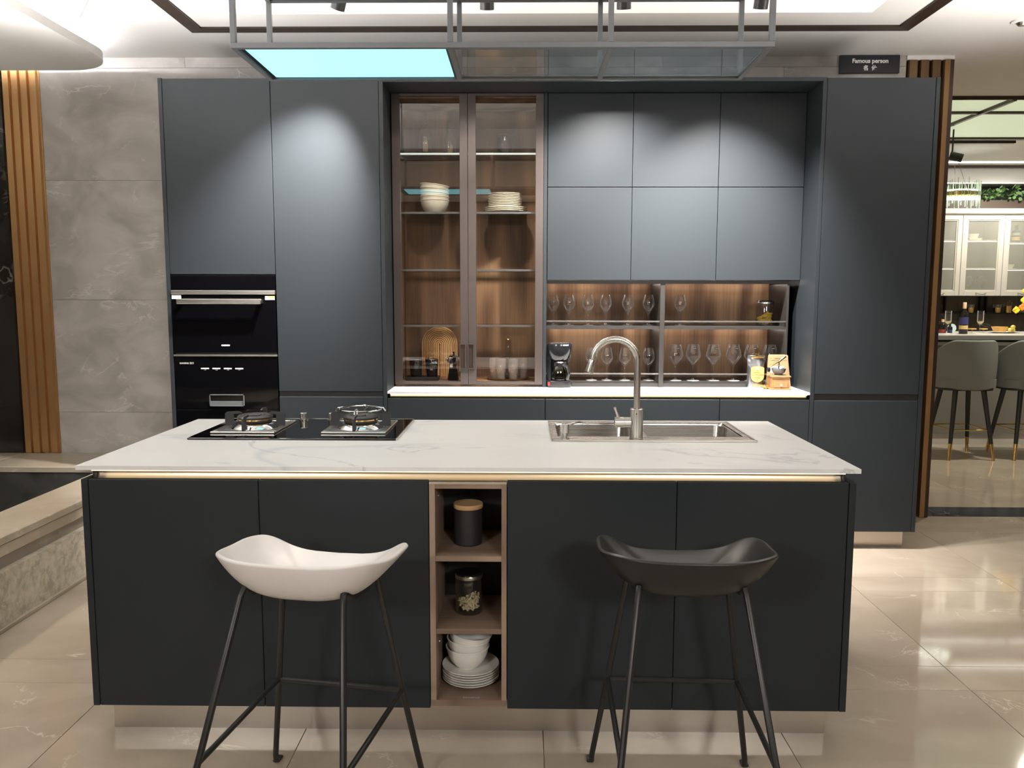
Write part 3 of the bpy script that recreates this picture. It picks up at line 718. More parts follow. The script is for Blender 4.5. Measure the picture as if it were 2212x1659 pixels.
# ------------------------------------------------------------------ hob
Z = .8401
hb = root('gas_hob', 'black glass gas hob with two burners on the left of the island', 'hob', (-.8, -1.23, Z))
part('glass_plate', B(-1.166, -.440, -1.452, -1.005, Z, Z+.007, .002), m_black_glass, hb, smooth=False)
part('edge_strip', B(-1.166, -.440, -1.0048, -1.000, Z, Z+.008), m_steel, hb, smooth=False)
part('side_strip', B(-.4398, -.436, -1.452, -1.005, Z, Z+.008), m_steel, hb, smooth=False)
ZG = Z+.0072
BUR = [(-1.003, -1.222), (-.607, -1.218)]
for bi, (bx, by) in enumerate(BUR):
    hw, hd = .116, .144
    tr = MB()
    for a in ((-hw, hw, -hd, -hd+.022), (-hw, hw, hd-.022, hd), (-hw, -hw+.022, -hd+.022, hd-.022), (hw-.022, hw, -hd+.022, hd-.022)):
        tr.box(bx+a[0], bx+a[1], by+a[2], by+a[3], ZG, ZG+.007, .002)
    tray = part('drip_frame', tr, m_steel, hb, smooth=False)
    part('drip_tray', B(bx-hw+.022, bx+hw-.022, by-hd+.022, by+hd-.022, ZG, ZG+.002), m_gun, hb, smooth=False)
    bu = part('burner_base', MB().lathe([(0, 0), (.088, 0), (.084, .006), (.070, .016), (.058, .020), (0, .020)], bx, by, ZG+.002, 32), m_chrome, hb)
    part('burner_body', MB().lathe([(.0, .020), (.058, .020), (.062, .023), (.062, .0285), (.0, .0285)], bx, by, ZG+.002, 32), m_iron, bu)
    part('brass_ring', MB().lathe([(.0, .0285), (.0635, .0285), (.0635, .0335), (0, .0335)], bx, by, ZG+.002, 32), m_brass, bu)
    part('burner_cap', MB().lathe([(.0, .0335), (.064, .0335), (.0645, .040), (.058, .046), (.040, .046), (.034, .040), (.030, .034), (0, .034)], bx, by, ZG+.002, 32), m_iron, bu)
    part('inner_cap', MB().lathe([(.0, .034), (.020, .034), (.020, .046), (.014, .049), (0, .049)], bx, by, ZG+.002, 20), m_iron, bu)
    for dx, dy in ((-1, 0), (1, 0), (0, -1), (0, 1)):
        R_ = .100 if dx else .126
        # L shaped pan support plate standing on the frame, hooked inwards at the top
        prof = [(R_+.012, ZG+.007), (R_+.012, ZG+.052), (R_+.004, ZG+.058), (R_-.040, ZG+.060), (R_-.052, ZG+.054), (R_-.040, ZG+.051), (R_-.020, ZG+.050), (R_-.020, ZG+.024), (R_-.030, ZG+.020), (R_-.030, ZG+.007)]
        pr = MB()
        if dx: pr.prism([(bx+dx*p, q) for p, q in prof], 'y', by-.0035, by+.0035)
        else: pr.prism([(by+dy*p, q) for p, q in prof], 'x', bx-.0035, bx+.0035)
        part('pan_support', pr, m_iron, hb, smooth=False)
for kx in (-.869, -.756):
    k = MB().lathe([(0, 0), (.019, 0), (.019, .002), (.0125, .004), (.0125, .006), (.0145, .008), (.0145, .028), (.013, .030), (0, .030)], kx, -1.045, ZG, 24)
    kn = part('knob', k, m_steel_v, hb)
    part('knob_mark', B(kx-.001, kx+.001, -1.0600, -1.0592, ZG+.012, ZG+.026), m_black_metal, kn, smooth=False)
bx, by = BUR[1]
wr = root('wok_ring', 'thin silver wok ring lying on the right burner of the hob', 'wok ring', (bx, by, ZG+.060))
part('ring', MB().tube([(bx+.078*math.cos(t*PI/16), by+.078*math.sin(t*PI/16), ZG+.070) for t in range(32)], .0032, 8, closed=True), m_chrome, wr)
for k in range(4):
    a = PI/2*k
    ca, sa = math.cos(a), math.sin(a)
    q = [(bx+ca*r-sa*t, by+sa*r+ca*t, z) for r, t, z in ((.092, -.005, ZG+.0625), (.084, -.005, ZG+.074), (.066, -.004, ZG+.0765), (.060, 0, ZG+.0765), (.066, .004, ZG+.0765), (.084, .005, ZG+.074), (.092, .005, ZG+.0625))]
    part('claw', MB().tube(q, .0026, 6), m_chrome, wr)

# ------------------------------------------------------------------ sink
sk = root('kitchen_sink', 'brushed steel double bowl sink let into the island worktop', 'sink', (.45, -1.245, Z))
ZR = Z+.0042
def rrect(x0, x1, y0, y1, r, n=5):
    return arc(x1-r, y1-r, r, 0, PI/2, n)+arc(x0+r, y1-r, r, PI/2, PI, n)+arc(x0+r, y0+r, r, PI, 1.5*PI, n)+arc(x1-r, y0+r, r, 1.5*PI, 2*PI, n)
bowls = [(.122, .400, -1.372, -1.062), (.440, .778, -1.372, -1.062)]
rim = MB()
rim.box(SX0, SX1, SY0, -1.372, Z, ZR, .0008); rim.box(SX0, SX1, -1.062, SY1, Z, ZR, .0008)
rim.box(SX0, .122, -1.372, -1.062, Z, ZR); rim.box(.400, .440, -1.372, -1.062, Z, ZR); rim.box(.778, SX1, -1.372, -1.062, Z, ZR)
part('rim', rim, m_steel, sk, smooth=False)
lip = MB()
for a in ((SX0, SX1, SY0, SY0+.006), (SX0, SX1, SY1-.006, SY1), (SX0, SX0+.006, SY0, SY1), (SX1-.006, SX1, SY0, SY1)): lip.box(*a, ZR, ZR+.003, .001)
part('raised_edge', lip, m_steel, sk, smooth=False)
for (x0, x1, y0, y1) in bowls:
    m = MB(); rings = []
    for ins, z, r in ((0, ZR, .004), (0, ZR-.01, .035), (.002, ZR-.17, .035), (.02, ZR-.19, .04)):
        rings.append([m.bm.verts.new((px, py, z)) for px, py in rrect(x0+ins, x1-ins, y0+ins, y1-ins, r)])
    for A, C_ in zip(rings, rings[1:]):
        for i in range(len(A)): m.bm.faces.new([A[i], A[(i+1) % len(A)], C_[(i+1) % len(A)], C_[i]])
    m.bm.faces.new(rings[-1])
    bw = part('bowl', m, m_steel, sk)
    part('drain', MB().lathe([(0, .001), (.04, .001), (.042, .004), (.03, .004), (.025, .002), (0, .002)], (x0+x1)/2, (y0+y1)/2, ZR-.19, 24), m_chrome, bw)
# faucet on the front rim
fa = root('kitchen_faucet', 'brushed steel gooseneck faucet on the sink rim', 'faucet', (.394, -1.414, ZR))
fx, fy = .394, -1.414
part('body', MB().lathe([(0, 0), (.0245, 0), (.0245, .003), (.0225, .004), (.0225, .104), (.0205, .106), (0, .106)], fx, fy, ZR, 32), m_steel_v, fa)
cx, cz, r = .316, 1.112, .078
pts = [(fx, fy, ZR+.10), (fx, fy, 1.05)]+[(cx+r*math.cos(a), fy, cz+r*math.sin(a)) for a in [math.radians(165)*i/20 for i in range(21)]]
a = math.radians(165); e = Vector(pts[-1]); t = Vector((-math.sin(a), 0, math.cos(a)))
pts.append(tuple(e+t*.012))
part('neck', MB().tube(pts, .0118, 16), m_steel_v, fa)
e2 = e+t*.012
sh = part('spray_head', MB().tube([e2+t*.0005, e2+t*.002, e2+t*.012, e2+t*.040, e2+t*.046], [.0118, .0124, .0125, .0158, .0155], 20), m_steel_v, fa)
part('spray_face', MB().tube([e2+t*.0460, e2+t*.0468], .0135, 20), m_black_metal, sh)
part('valve', MB().tube([(fx-.02, fy, .902), (fx-.046, fy, .902), (fx-.0465, fy, .902), (fx-.076, fy, .902)], [.0175, .0175, .0185, .0185], 20), m_steel, fa)
part('lever', MB().tube([(fx-.060, fy, .915), (fx-.066, fy, .928), (fx-.076, fy-.004, .954)], [.0062, .0062, .0058], 12), m_steel_v, fa)
part('hot_cold_dot', MB().tube([(fx-.004, fy-.0222, ZR+.090), (fx-.004, fy-.0232, ZR+.090)], .0022, 10), m_black_metal, fa)
sd = root('soap_dispenser', 'small steel soap pump on the left corner of the sink rim', 'soap pump', (.146, -1.416, ZR))
part('body', MB().lathe([(0, 0), (.016, 0), (.016, .003), (.0085, .004), (.0085, .018), (.0135, .020), (.0135, .050), (.012, .052), (0, .052)], .146, -1.416, ZR, 24), m_steel_v, sd)
part('spout', MB().tube([(.150, -1.414, ZR+.044), (.18, -1.38, ZR+.049), (.20, -1.36, ZR+.049), (.213, -1.345, ZR+.042)], [.004, .0035, .0032, .0028], 10), m_steel, sd)

# ------------------------------------------------------------------ hanging rack
HX0, HX1, HY0, HY1, HZ0, HZ1 = -.908, .766, -1.62, -1.233, 2.097, 2.362
hr = root('hanging_rack', 'grey steel frame rack hanging over the island with glass panes and a lit panel', 'ceiling rack', (-.07, -1.427, HZ0))
bw = .0165
def bar(x0, x1, y0, y1, z0, z1, name='frame_bar'): part(name, B(x0, x1, y0, y1, z0, z1, .0008), m_gun, hr, smooth=False)
for z in (HZ0, HZ1):
    for y in (HY0, HY1-bw): bar(HX0, HX1, y, y+bw, z, z+bw)
    for x in (HX0, -.237, .257, HX1-bw): bar(x, x+bw, HY0+bw, HY1-bw, z, z+bw)
for x in (HX0, -.237, .257, HX1-bw):
    for y in (HY0, HY1-bw): bar(x, x+bw, y, y+bw, HZ0+bw, HZ1, 'post')
part('light_panel_tray', B(HX0+bw, -.237, HY0+bw, HY1-bw, HZ0+.0095, HZ0+.0165), m_black_metal, hr, smooth=False)
part('light_panel', B(HX0+bw+.016, -.237-.010, HY0+bw+.006, HY1-bw-.008, HZ0+.007, HZ0+.0094), m_cyan, hr, smooth=False, label='cyan glowing panel')
for x0, x1 in ((-.237+bw, .257), (.257+bw, HX1-bw)):
    part('glass_pane', B(x0, x1, HY0+bw, HY1-bw, HZ0+.004, HZ0+.010), m_hood_gl, hr, smooth=False)
    part('pane_ledge', B(x0, x1, HY0+bw, HY0+bw+.006, HZ0, HZ0+.004), m_gun, hr, smooth=False)
    part('pane_ledge', B(x0, x1, HY1-bw-.006, HY1-bw, HZ0, HZ0+.004), m_gun, hr, smooth=False)
for x0, x1 in ((HX0+bw, -.237), (-.237+bw, .257), (.257+bw, HX1-bw)):
    part('glass_pane', B(x0, x1, HY0+bw, HY1-bw, HZ1+.004, HZ1+.010), m_hood_gl, hr, smooth=False)
for x in (HX0+.008, HX1-.008):
    part('suspension_rod', MB().tube([(x, -1.43, HZ1+bw-.002), (x, -1.43, 2.962)], .005, 8), m_gun, hr)

# ------------------------------------------------------------------ stools in front of the island
def seat_mesh(hw=.222, hd=.178, zb=.603, nr=18, na=88):
    # shell whose rim height runs from a high lip on the room side over swept-up ends to a low edge on the island side
    TAB = [(-90, .120), (-62, .121), (-40, .123), (-12, .110), (18, .094), (42, .086), (60, .062), (75, .042), (90, .032)]
    def H(d):
        for (a, u), (b, v) in zip(TAB, TAB[1:]):
            if d <= b:
                t = (d-a)/(b-a); return u+(v-u)*t
        return TAB[-1][1]
    def Hs(d): return sum(H(max(-90, min(90, d+o))) for o in (-12, -8, -4, 0, 4, 8, 12))/7
    m = MB(); V = []
    V0 = m.bm.verts.new((0, 0, zb))
    for i in range(1, nr+1):
        row = []
        for k in range(na):
            th = 2*PI*k/na
            c, s = math.cos(th), math.sin(th)
            e = 2/4.4 if s > 0 else 2/3.0
            ox = hw*math.copysign(abs(c)**e, c); oy = hd*math.copysign(abs(s)**(e if s > 0 else 2/2.7), s)
            r = (i/nr)**.75
            d = math.degrees(math.atan2(s, abs(c)))
            n = 3.6 if d < -20 else (3.6+(2.1-3.6)*min(1, (d+20)/75))
            row.append(m.bm.verts.new((ox*r, oy*r, zb+Hs(d)*r**n)))
        V.append(row)
    for k in range(na):
        m.bm.faces.new([V0, V[0][k], V[0][(k+1) % na]])
        for A, C_ in zip(V, V[1:]): m.bm.faces.new([A[k], C_[k], C_[(k+1) % na], A[(k+1) % na]])
    return m
def stool(x, y, rot, mat, label):
    s = root('bar_stool', label, 'stool', (x, y, 0), rot, 'low bar stools in front of the island', local=True)
    o = part('seat', seat_mesh(), mat, s)
    sm = o.modifiers.new('thickness', 'SOLIDIFY'); sm.thickness = .011; sm.offset = 1; sm.use_rim = True
    bv = o.modifiers.new('round_rim', 'BEVEL'); bv.width = .004; bv.segments = 3; bv.limit_method = 'ANGLE'; bv.angle_limit = .9
    for sx in (-1, 1):
        jt = lambda p, q, z: tuple(Vector(p)+(Vector(q)-Vector(p))*((z-p[2])/(q[2]-p[2])))
        rf = (sx*.217, .198, .008); rt0 = (sx*.132, .107, .598); rt = jt(rf, rt0, .634)
        ff = (sx*.210, -.361, .008); fb = (sx*.126, -.118, .646)
        part('leg', MB().tube([(rf[0]+sx*.004, rf[1]+.022, .009), (rf[0], rf[1]+.004, .012), (rf[0]-sx*.0004, rf[1], .030), jt(rf, rt0, .3), jt(rf, rt0, .622), rt], .0082, 10), m_black_pl, s)
        part('leg', MB().tube([(ff[0]+sx*.004, ff[1]-.022, .009), (ff[0], ff[1]-.004, .012), (ff[0]-sx*.0004, ff[1]+.003, .030), jt(ff, fb, .3), jt(ff, fb, .628), (sx*.1255, -.113, .643), (sx*.126, -.098, .641)], .0082, 10), m_black_pl, s)
        part('seat_rail', MB().tube([(sx*.126, -.0985, .641), (sx*.127, -.06, .616), (sx*.128, .03, .606), (rt[0], rt[1], .632)], .0078, 10), m_black_pl, s)
        for f, d in ((rf, 1), (ff, -1)):
            part('foot_pad', B(f[0]+sx*.004-.010, f[0]+sx*.004+.010, f[1]+d*.022-.016, f[1]+d*.022+.016, 0, .009, .003), m_black_pl, s)
    zj = .281
    rl = [jt((q*.217, .198, .008), (q*.132, .107, .598), zj) for q in (-1, 1)]
    fl = [jt((q*.210, -.361, .008), (q*.126, -.118, .646), zj) for q in (-1, 1)]
    part('footrest', MB().tube([fl[0], rl[0]], .0072, 10).tube([rl[0], rl[1]], .0072, 10).tube([rl[1], fl[1]], .0072, 10), m_black_pl, s)
    return s
stool(-.524, -2.252, -.16, m_white_pl, 'low bar stool with a white saddle shaped seat on black metal legs')
stool(.409, -2.212, -.037, m_black_pl, 'low bar stool with a black saddle shaped seat on black metal legs')
# ------------------------------------------------------------------ crockery builders
def bowl_prof(r, h, foot=.45, t=.004):
    o = [(0, 0), (r*foot, 0), (r*foot, h*.07), (r*(foot+.12), h*.09), (r*.78, h*.34), (r*.92, h*.66), (r*.965, h*.93), (r, h*.955), (r, h)]
    i = [(r-t*.8, h), (r*.94-t, h*.66), (r*.80-t, h*.36), (r*foot, h*.14), (0, h*.12)]
    return o+i
def plate_prof(r, h=.014, t=.004):
    return [(0, 0), (r*.58, 0), (r*.60, .003), (r*.72, .004), (r, h-t*.5), (r, h), (r*.72, .004+t), (r*.55, t*.9), (0, t*.9)]
def jar_glass(r, h, t=.002):
    return [(0, 0), (r*.92, 0), (r, .006), (r, h-.008), (r*.95, h), (r*.95-t, h), (r-t, h-.010), (r-t, .009), (r*.9, .005), (0, .005)]
# island shelf: canister, jar, bowls, plates
cn = root('canister', 'black canister with a wooden lid on the top island shelf', 'canister', (-.170, -1.750, .572))
part('body', MB().lathe([(0, 0), (.040, 0), (.0435, .004), (.0435, .112), (.041, .114), (0, .114)], -.170, -1.750, .572, 32), m_black_mat, cn)
part('lid', MB().lathe([(0, .114), (.0445, .1142), (.046, .117), (.046, .126), (.0445, .1285), (0, .1285)], -.170, -1.750, .572, 32), m_bamboo, cn)
def storage_jar(name, label, x, y, z, r, h, pm, n, fill, lidh=.012, pl=.012):
    j = root(name, label, 'jar', (x, y, z))
    part('glass_body', MB().lathe(jar_glass(r, h), x, y, z, 32), m_thick_gl, j)
    part('lid_band', MB().lathe([(0, h+.0002), (r*.98, h+.0002), (r*1.02, h+.002), (r*1.02, h+lidh-.002), (r, h+lidh), (0, h+lidh)], x, y, z, 32), m_steel, j)
    part('lid_top', MB().lathe([(0, h+lidh), (r*.98, h+lidh), (r*.99, h+lidh+.004), (r*.9, h+lidh+.007), (0, h+lidh+.007)], x, y, z, 32), m_black_gloss, j)
    st = MB(); rnd = random.Random(3)
    for k in range(n):
        rr_ = (r-.012)*math.sqrt(rnd.random()); a = rnd.random()*2*PI; zz = z+.011+fill*rnd.random()**.8*(.75+.25*math.cos(a))
        d = Vector((rnd.gauss(0, 1), rnd.gauss(0, 1), rnd.gauss(0, .6))).normalized()*pl*.5
        c = Vector((x+rr_*math.cos(a), y+rr_*math.sin(a), zz+.004))
        st.tube([c-d, c+Vector((0, 0, .0012)), c+d], .0032, 6)
    part('pasta', st, pm, j, kind='stuff')
    return j
storage_jar('pasta_jar', 'glass jar of pale pasta on the middle island shelf', -.169, -1.742, .348, .0425, .112, m_pasta_p, 170, .042)
px, py, pz = -.164, -1.742, .1264
P0 = None
for i in range(6):
    lab = '%s white plate from the bottom of the island shelf stack' % ['', 'second', 'third', 'fourth', 'fifth'][i] if 0 < i < 5 else ('lowest white plate of the stack in the island shelf' if i == 0 else 'top white plate under the bowls in the island shelf')
    z = pz+.0078*i
    if P0 is None: P0 = solo('plate', lab, 'plate', MB().lathe(plate_prof(.090), seg=40), m_white_por, (px, py, z), 'white plates in the island shelf', local=True)
    else: dup(P0, (px+.001*math.sin(i*2), py+.001*math.cos(i*3), z), label=lab)
bz = pz+.0078*5+.004
for i, (dz, tx, ty) in enumerate(((0, 0, 0), (.027, .0, .05), (.050, .04, .16))):
    lab = ['bottom white bowl on the plates in the island shelf', 'middle white bowl of the three in the island shelf', 'topmost tilted white bowl in the island shelf'][i]
    if i == 0: B0 = solo('bowl', lab, 'bowl', MB().lathe(bowl_prof(.069, .068), seg=40), m_white_por, (px-.010, py, bz), 'white bowls in the island shelf', local=True)
    else: dup(B0, (px-.010, py, bz+dz), label=lab, tilt=(tx, ty, 0))

# glass cabinet, second shelf: bowls and plates
z = 1.7892
for i in range(5):
    lab = ['lowest', 'second from below', 'third', 'fourth from below', 'topmost tilted'][i]+' cream bowl of the stack in the glass cabinet'
    if i == 0: CB = solo('bowl', lab, 'bowl', MB().lathe(bowl_prof(.083, .078), seg=40), m_cream_por, (-.499, .40, z), 'cream bowls in the glass cabinet', local=True)
    else: dup(CB, (-.499-.002*i, .40, z+.021*i), label=lab, tilt=(0, .028*i, 0))
zz = z
for i in range(3):
    lab = ['lowest', 'middle', 'upper'][i]+' of the three wide cream plates in the glass cabinet'
    if i == 0: LP = solo('plate', lab, 'plate', MB().lathe(plate_prof(.121, .017), seg=40), m_cream_por, (-.102, .41, zz), 'wide cream plates in the glass cabinet', local=True)
    else: dup(LP, (-.102, .41, zz), label=lab)
    zz += .010
for i in range(9):
    lab = '%s small cream plate of the plate stack in the glass cabinet' % ['lowest', 'second lowest', 'third lowest', 'fourth lowest', 'middle', 'fourth topmost', 'third topmost', 'second topmost', 'topmost'][i]
    if i == 0: SP = solo('plate', lab, 'plate', MB().lathe(plate_prof(.095, .013), seg=40), m_cream_por, (-.106, .41, zz), 'small cream plates in the glass cabinet', local=True)
    else: dup(SP, (-.106+.001*math.sin(3*i), .41, zz), label=lab)
    zz += .0088
# glass cabinet, top shelf
def clear_bottle(lab, x, y, z, r, hb, ht, rn):
    b = root('glass_bottle', lab, 'bottle', (x, y, z))
    p = [(0, 0), (r*.8, 0), (r, .012), (r, hb-.02), (r*.85, hb), (rn*1.3, hb+.014), (rn, hb+.03), (rn, ht), (rn-.002, ht), (rn-.002, hb+.03), (r*.8, hb-.003), (r-.0025, hb-.02), (r-.0025, .014), (0, .006)]
    part('outer_glass', MB().lathe(p, x, y, z, 32), m_thick_gl, b)
    part('etched_skyline', MB().box(x-r*.42, x+r*.42, y-.001, y+.001, z+hb*.30, z+hb*.62).box(x-r*.34, x+r*.2, y-.001, y+.001, z+hb*.62, z+hb*.78), m_tumbler_gl, b, smooth=False)
    m = MB()
    for k in range(5):
        q = rn_.random()*.3
        m.box(x-r*.36+k*r*.15, x-r*.36+k*r*.15+r*.10, y-.0025, y-.0015, z+hb*.22, z+hb*(.40+q))
    part('printed_pattern', m, m_tan_label, b, smooth=False)
    return b
rn_ = random.Random(5)
zt = 2.1022
clear_bottle('taller clear glass bottle on the top shelf of the glass cabinet', -.548, .40, zt, .037, .145, .246, .0125)
clear_bottle('shorter clear glass bottle beside the taller one on the top cabinet shelf', -.412, .41, zt, .035, .108, .196, .0125)
vz = root('dark_glass_vase', 'dark glass cylinder vase on the top right shelf of the glass cabinet', 'vase', (-.106, .41, zt))
part('glass_body', MB().lathe([(0, 0), (.040, 0), (.046, .008), (.046, .112), (.043, .120), (.040, .120), (.043, .110), (.043, .010), (0, .006)], -.106, .41, zt, 32), m_thick_gl, vz)
part('dark_core', MB().lathe([(0, .012), (.036, .012), (.036, .108), (0, .108)], -.106, .41, zt, 32), m_smoke_gl, vz)
part('rim_ring', MB().tube([(-.106+.0435*math.cos(t*PI/16), .41+.0435*math.sin(t*PI/16), zt+.121) for t in range(32)], .0016, 6, closed=True), m_brass, vz)
# glass cabinet, bottom
zb = .8622
bd = root('arched_board', 'arched wooden board with concentric carved ridges leaning in the glass cabinet', 'board', (-.488, .50, zb))
cxb, rb, zc_ = -.488, .104, zb+.195
shape = [(cxb-rb, zb), (cxb+rb, zb)]+arc(cxb, zc_, rb, 0, PI, 24)
part('board', MB().prism(shape, 'y', .500, .514), m_oak_d, bd)  # darker base colour paints the shade between the ridges
for k in range(10):
    ro = rb-.001-k*.0102; ri = ro-.0062
    if ri < .002: ri = .002
    pr = [(cxb+ro, zb+.004)]+arc(cxb, zc_, ro, 0, PI, 20)+[(cxb-ro, zb+.004), (cxb-ri, zb+.004)]+arc(cxb, zc_, ri, PI, 0, 20)+[(cxb+ri, zb+.004)]
    m = MB(); nn = len(pr)//2
    Aa = [m.bm.verts.new((p[0], .4935, p[1])) for p in pr]; Bb = [m.bm.verts.new((p[0], .5005, p[1])) for p in pr]
    n_ = len(pr)
    for i in range(n_):
        j = (i+1) % n_; m.bm.faces.new([Aa[i], Aa[j], Bb[j], Bb[i]])
    for i in range(nn-1):
        m.bm.faces.new([Aa[i], Aa[i+1], Aa[n_-2-i], Aa[n_-1-i]])
    part('ridge', m, m_oak, bd)
ty = root('black_tray', 'small black rectangular tray under two black cups in the glass cabinet', 'tray', (-.570, .36, zb))
part('tray_board', MB().box(-.663, -.478, .315, .405, zb, zb+.017, .003), m_black_mat, ty, smooth=False)
part('tray_lip', MB().box(-.663, -.478, .3155, .320, zb+.017, zb+.021).box(-.663, -.478, .400, .4045, zb+.017, zb+.021).box(-.663, -.658, .320, .400, zb+.017, zb+.021).box(-.483, -.478, .320, .400, zb+.017, zb+.021), m_black_mat, ty, smooth=False)
for k, (x, lab) in enumerate(((-.609, 'plain black tapered cup with silver rim on the left of the tray'), (-.518, 'black tapered cup with small print on the right of the tray'))):
    c = root('black_cup', lab, 'cup', (x, .36, zb+.017))
    part('cup_body', MB().lathe([(0, 0), (.0295, 0), (.031, .003), (.0375, .100), (.0355, .100), (.029, .006), (0, .005)], x, .36, zb+.0172, 32), m_black_gloss, c)
    part('silver_rim', MB().tube([(x+.0367*math.cos(t*PI/16), .36+.0367*math.sin(t*PI/16), zb+.1180) for t in range(32)], .0018, 6, closed=True), m_chrome, c)
    if k: text('print', 'ISR', .012, (x, .3255, zb+.062), m_grey_ink, c)
mk = root('moka_pot', 'silver and black moka pot beside the left door frame of the glass cabinet', 'coffee pot', (-.398, .355, zb))
mx, my = -.398, .355
part('boiler', MB().lathe([(0, 0), (.0315, 0), (.0325, .004), (.024, .062), (.026, .068), (0, .068)], mx, my, zb, 8), m_black_gloss, mk, smooth=False)
part('valve', MB().tube([(mx-.002, my-.026, zb+.056), (mx-.002, my-.033, zb+.056)], .004, 10), m_chrome, mk)
part('jug', MB().lathe([(0, .068), (.022, .068), (.0235, .074), (.030, .126), (.031, .130), (0, .130)], mx, my, zb, 8), m_chrome, mk, smooth=False)
part('spout', MB().strip([(mx-.028, my-.007, zb+.128), (mx-.028, my+.007, zb+.128), (mx-.046, my, zb+.130), (mx-.026, my, zb+.096)], [(0, 1, 2), (0, 2, 3), (1, 3, 2), (0, 3, 1)]), m_chrome, mk, smooth=False)
part('lid', MB().lathe([(0, .1302), (.0305, .1302), (.022, .139), (.006, .144), (0, .144)], mx, my, zb, 8), m_chrome, mk, smooth=False)
part('lid_knob', MB().lathe([(0, .143), (.005, .143), (.006, .160), (0, .162)], mx+.004, my, zb, 10), m_black_gloss, mk)
part('handle', MB().tube([(mx+.028, my, zb+.126), (mx+.042, my, zb+.122), (mx+.041, my, zb+.08), (mx+.036, my, zb+.05)], [.005, .006, .006, .005], 8), m_grey_panel, mk)
rtray = root('round_tray', 'round dark glass tray under the carafe and tumblers in the glass cabinet', 'tray', (-.088, .405, zb))
part('tray_plate', MB().lathe([(0, 0), (.060, 0), (.116, .007), (.1195, .0125), (.1175, .0132), (.113, .0085), (.06, .0035), (0, .0035)], -.088, .405, zb, 40), m_carafe_gl, rtray)
zt2 = zb+.0062
cf = root('carafe', 'clear glass carafe with a tall narrow neck behind the tumblers', 'carafe', (-.088, .445, zt2))
part('glass_body', MB().lathe([(0, 0), (.046, 0), (.050, .006), (.050, .100), (.044, .118), (.022, .134), (.0175, .142), (.0175, .222), (.0155, .222), (.0155, .144), (.04, .116), (.0475, .10), (.0475, .008), (0, .005)], -.088, .445, zt2-.002, 32), m_thick_gl, cf)
part('gold_rim', MB().tube([(-.088+.0168*math.cos(t*PI/12), .445+.0168*math.sin(t*PI/12), zt2+.2205) for t in range(24)], .0015, 6, closed=True), m_brass, cf)
tum = None
for x, y, lab in ((-.127, .345, 'front left tumbler on the round tray'), (-.057, .345, 'front right tumbler on the round tray'), (-.166, .405, 'back left tumbler on the round tray'), (-.002, .405, 'back right tumbler on the round tray')):
    dz = .0022 if y < .39 else .0012
    if tum is None:
        tum = root('glass_tumbler', lab, 'glass', (x, y, zt2+dz), group='stackable glass tumblers', local=True)
        part('glass_body', MB().lathe([(0, 0), (.0235, 0), (.0245, .003), (.0245, .034), (.0285, .040), (.0285, .116), (.0268, .116), (.0268, .042), (.0225, .034), (.0225, .008), (0, .006)], seg=32), m_tumbler_gl, tum)
    else: dup(tum, (x, y, zt2+dz), label=lab)

# ------------------------------------------------------------------ wine glasses
def wine_prof(hs, rb, hbelly, rtop, ht, rf=.034):
    o = [(0, 0), (rf, .0), (rf, .0012), (rf*.4, .005), (.006, .011), (.0038, .022), (.0034, hs-.012), (.006, hs), (rb*.55, hs+(hbelly-hs)*.40), (rb*.93, hs+(hbelly-hs)*.82), (rb, hbelly), (rb*.97, hbelly+(ht-hbelly)*.3), (rtop, ht)]
    i = [(rtop-.0011, ht), (rb*.97-.0012, hbelly+(ht-hbelly)*.3), (rb-.0012, hbelly), (rb*.9-.001, hs+(hbelly-hs)*.82), (rb*.5-.001, hs+(hbelly-hs)*.44), (0, hs+.008)]
    return o+i
zu = 1.1727
W1 = None
names = ['leftmost', 'second', 'third', 'fourth', 'fifth', 'sixth']
for k, x in enumerate((.168, .258, .365, .465, .591, .706, .884)):
    lab = (names[k]+' wine glass from the left on the upper rack shelf') if k < 6 else 'lone wine glass on the upper right rack shelf near the centre post'
    if W1 is None:
        W1 = root('wine_glass', lab, 'wine glass', (x, .40, zu), group='wine glasses in the lit rack', local=True)
        part('glass_body', MB().lathe(wine_prof(.068, .0335, .118, .0215, .172, .031), seg=28), m_wine_gl, W1)
    else: dup(W1, (x, .40+.004*math.sin(k*5), zu), label=lab)
zl = .8602
W2 = None
for k, x in enumerate((.236, .388, .477, .578, .712)):
    lab = ['wine glass half hidden behind the black coffee maker', 'wine glass on the lower rack behind the faucet spray head', 'wine glass on the lower rack seen through the faucet arch, left of two', 'wine glass on the lower rack seen through the faucet arch, right of two', 'wine glass on the lower rack next to the centre post'][k]
    if W2 is None:
        W2 = root('wine_glass', lab, 'wine glass', (x, .40, zl), group='wine glasses in the lit rack', local=True)
        part('glass_body', MB().lathe(wine_prof(.080, .034, .124, .0225, .184, .033), seg=28), m_wine_gl, W2)
    else: dup(W2, (x, .40+.003*math.sin(k*4), zl), label=lab)
W3 = None
def angular_prof():
    o = [(0, 0), (.037, 0), (.037, .0012), (.014, .005), (.006, .011), (.0034, .022), (.003, .076), (.006, .088), (.041, .136), (.0425, .1415), (.040, .160), (.0285, .204)]
    i = [(.0274, .204), (.039, .160), (.0413, .1415), (.0398, .137), (.004, .094), (0, .091)]
    return o+i
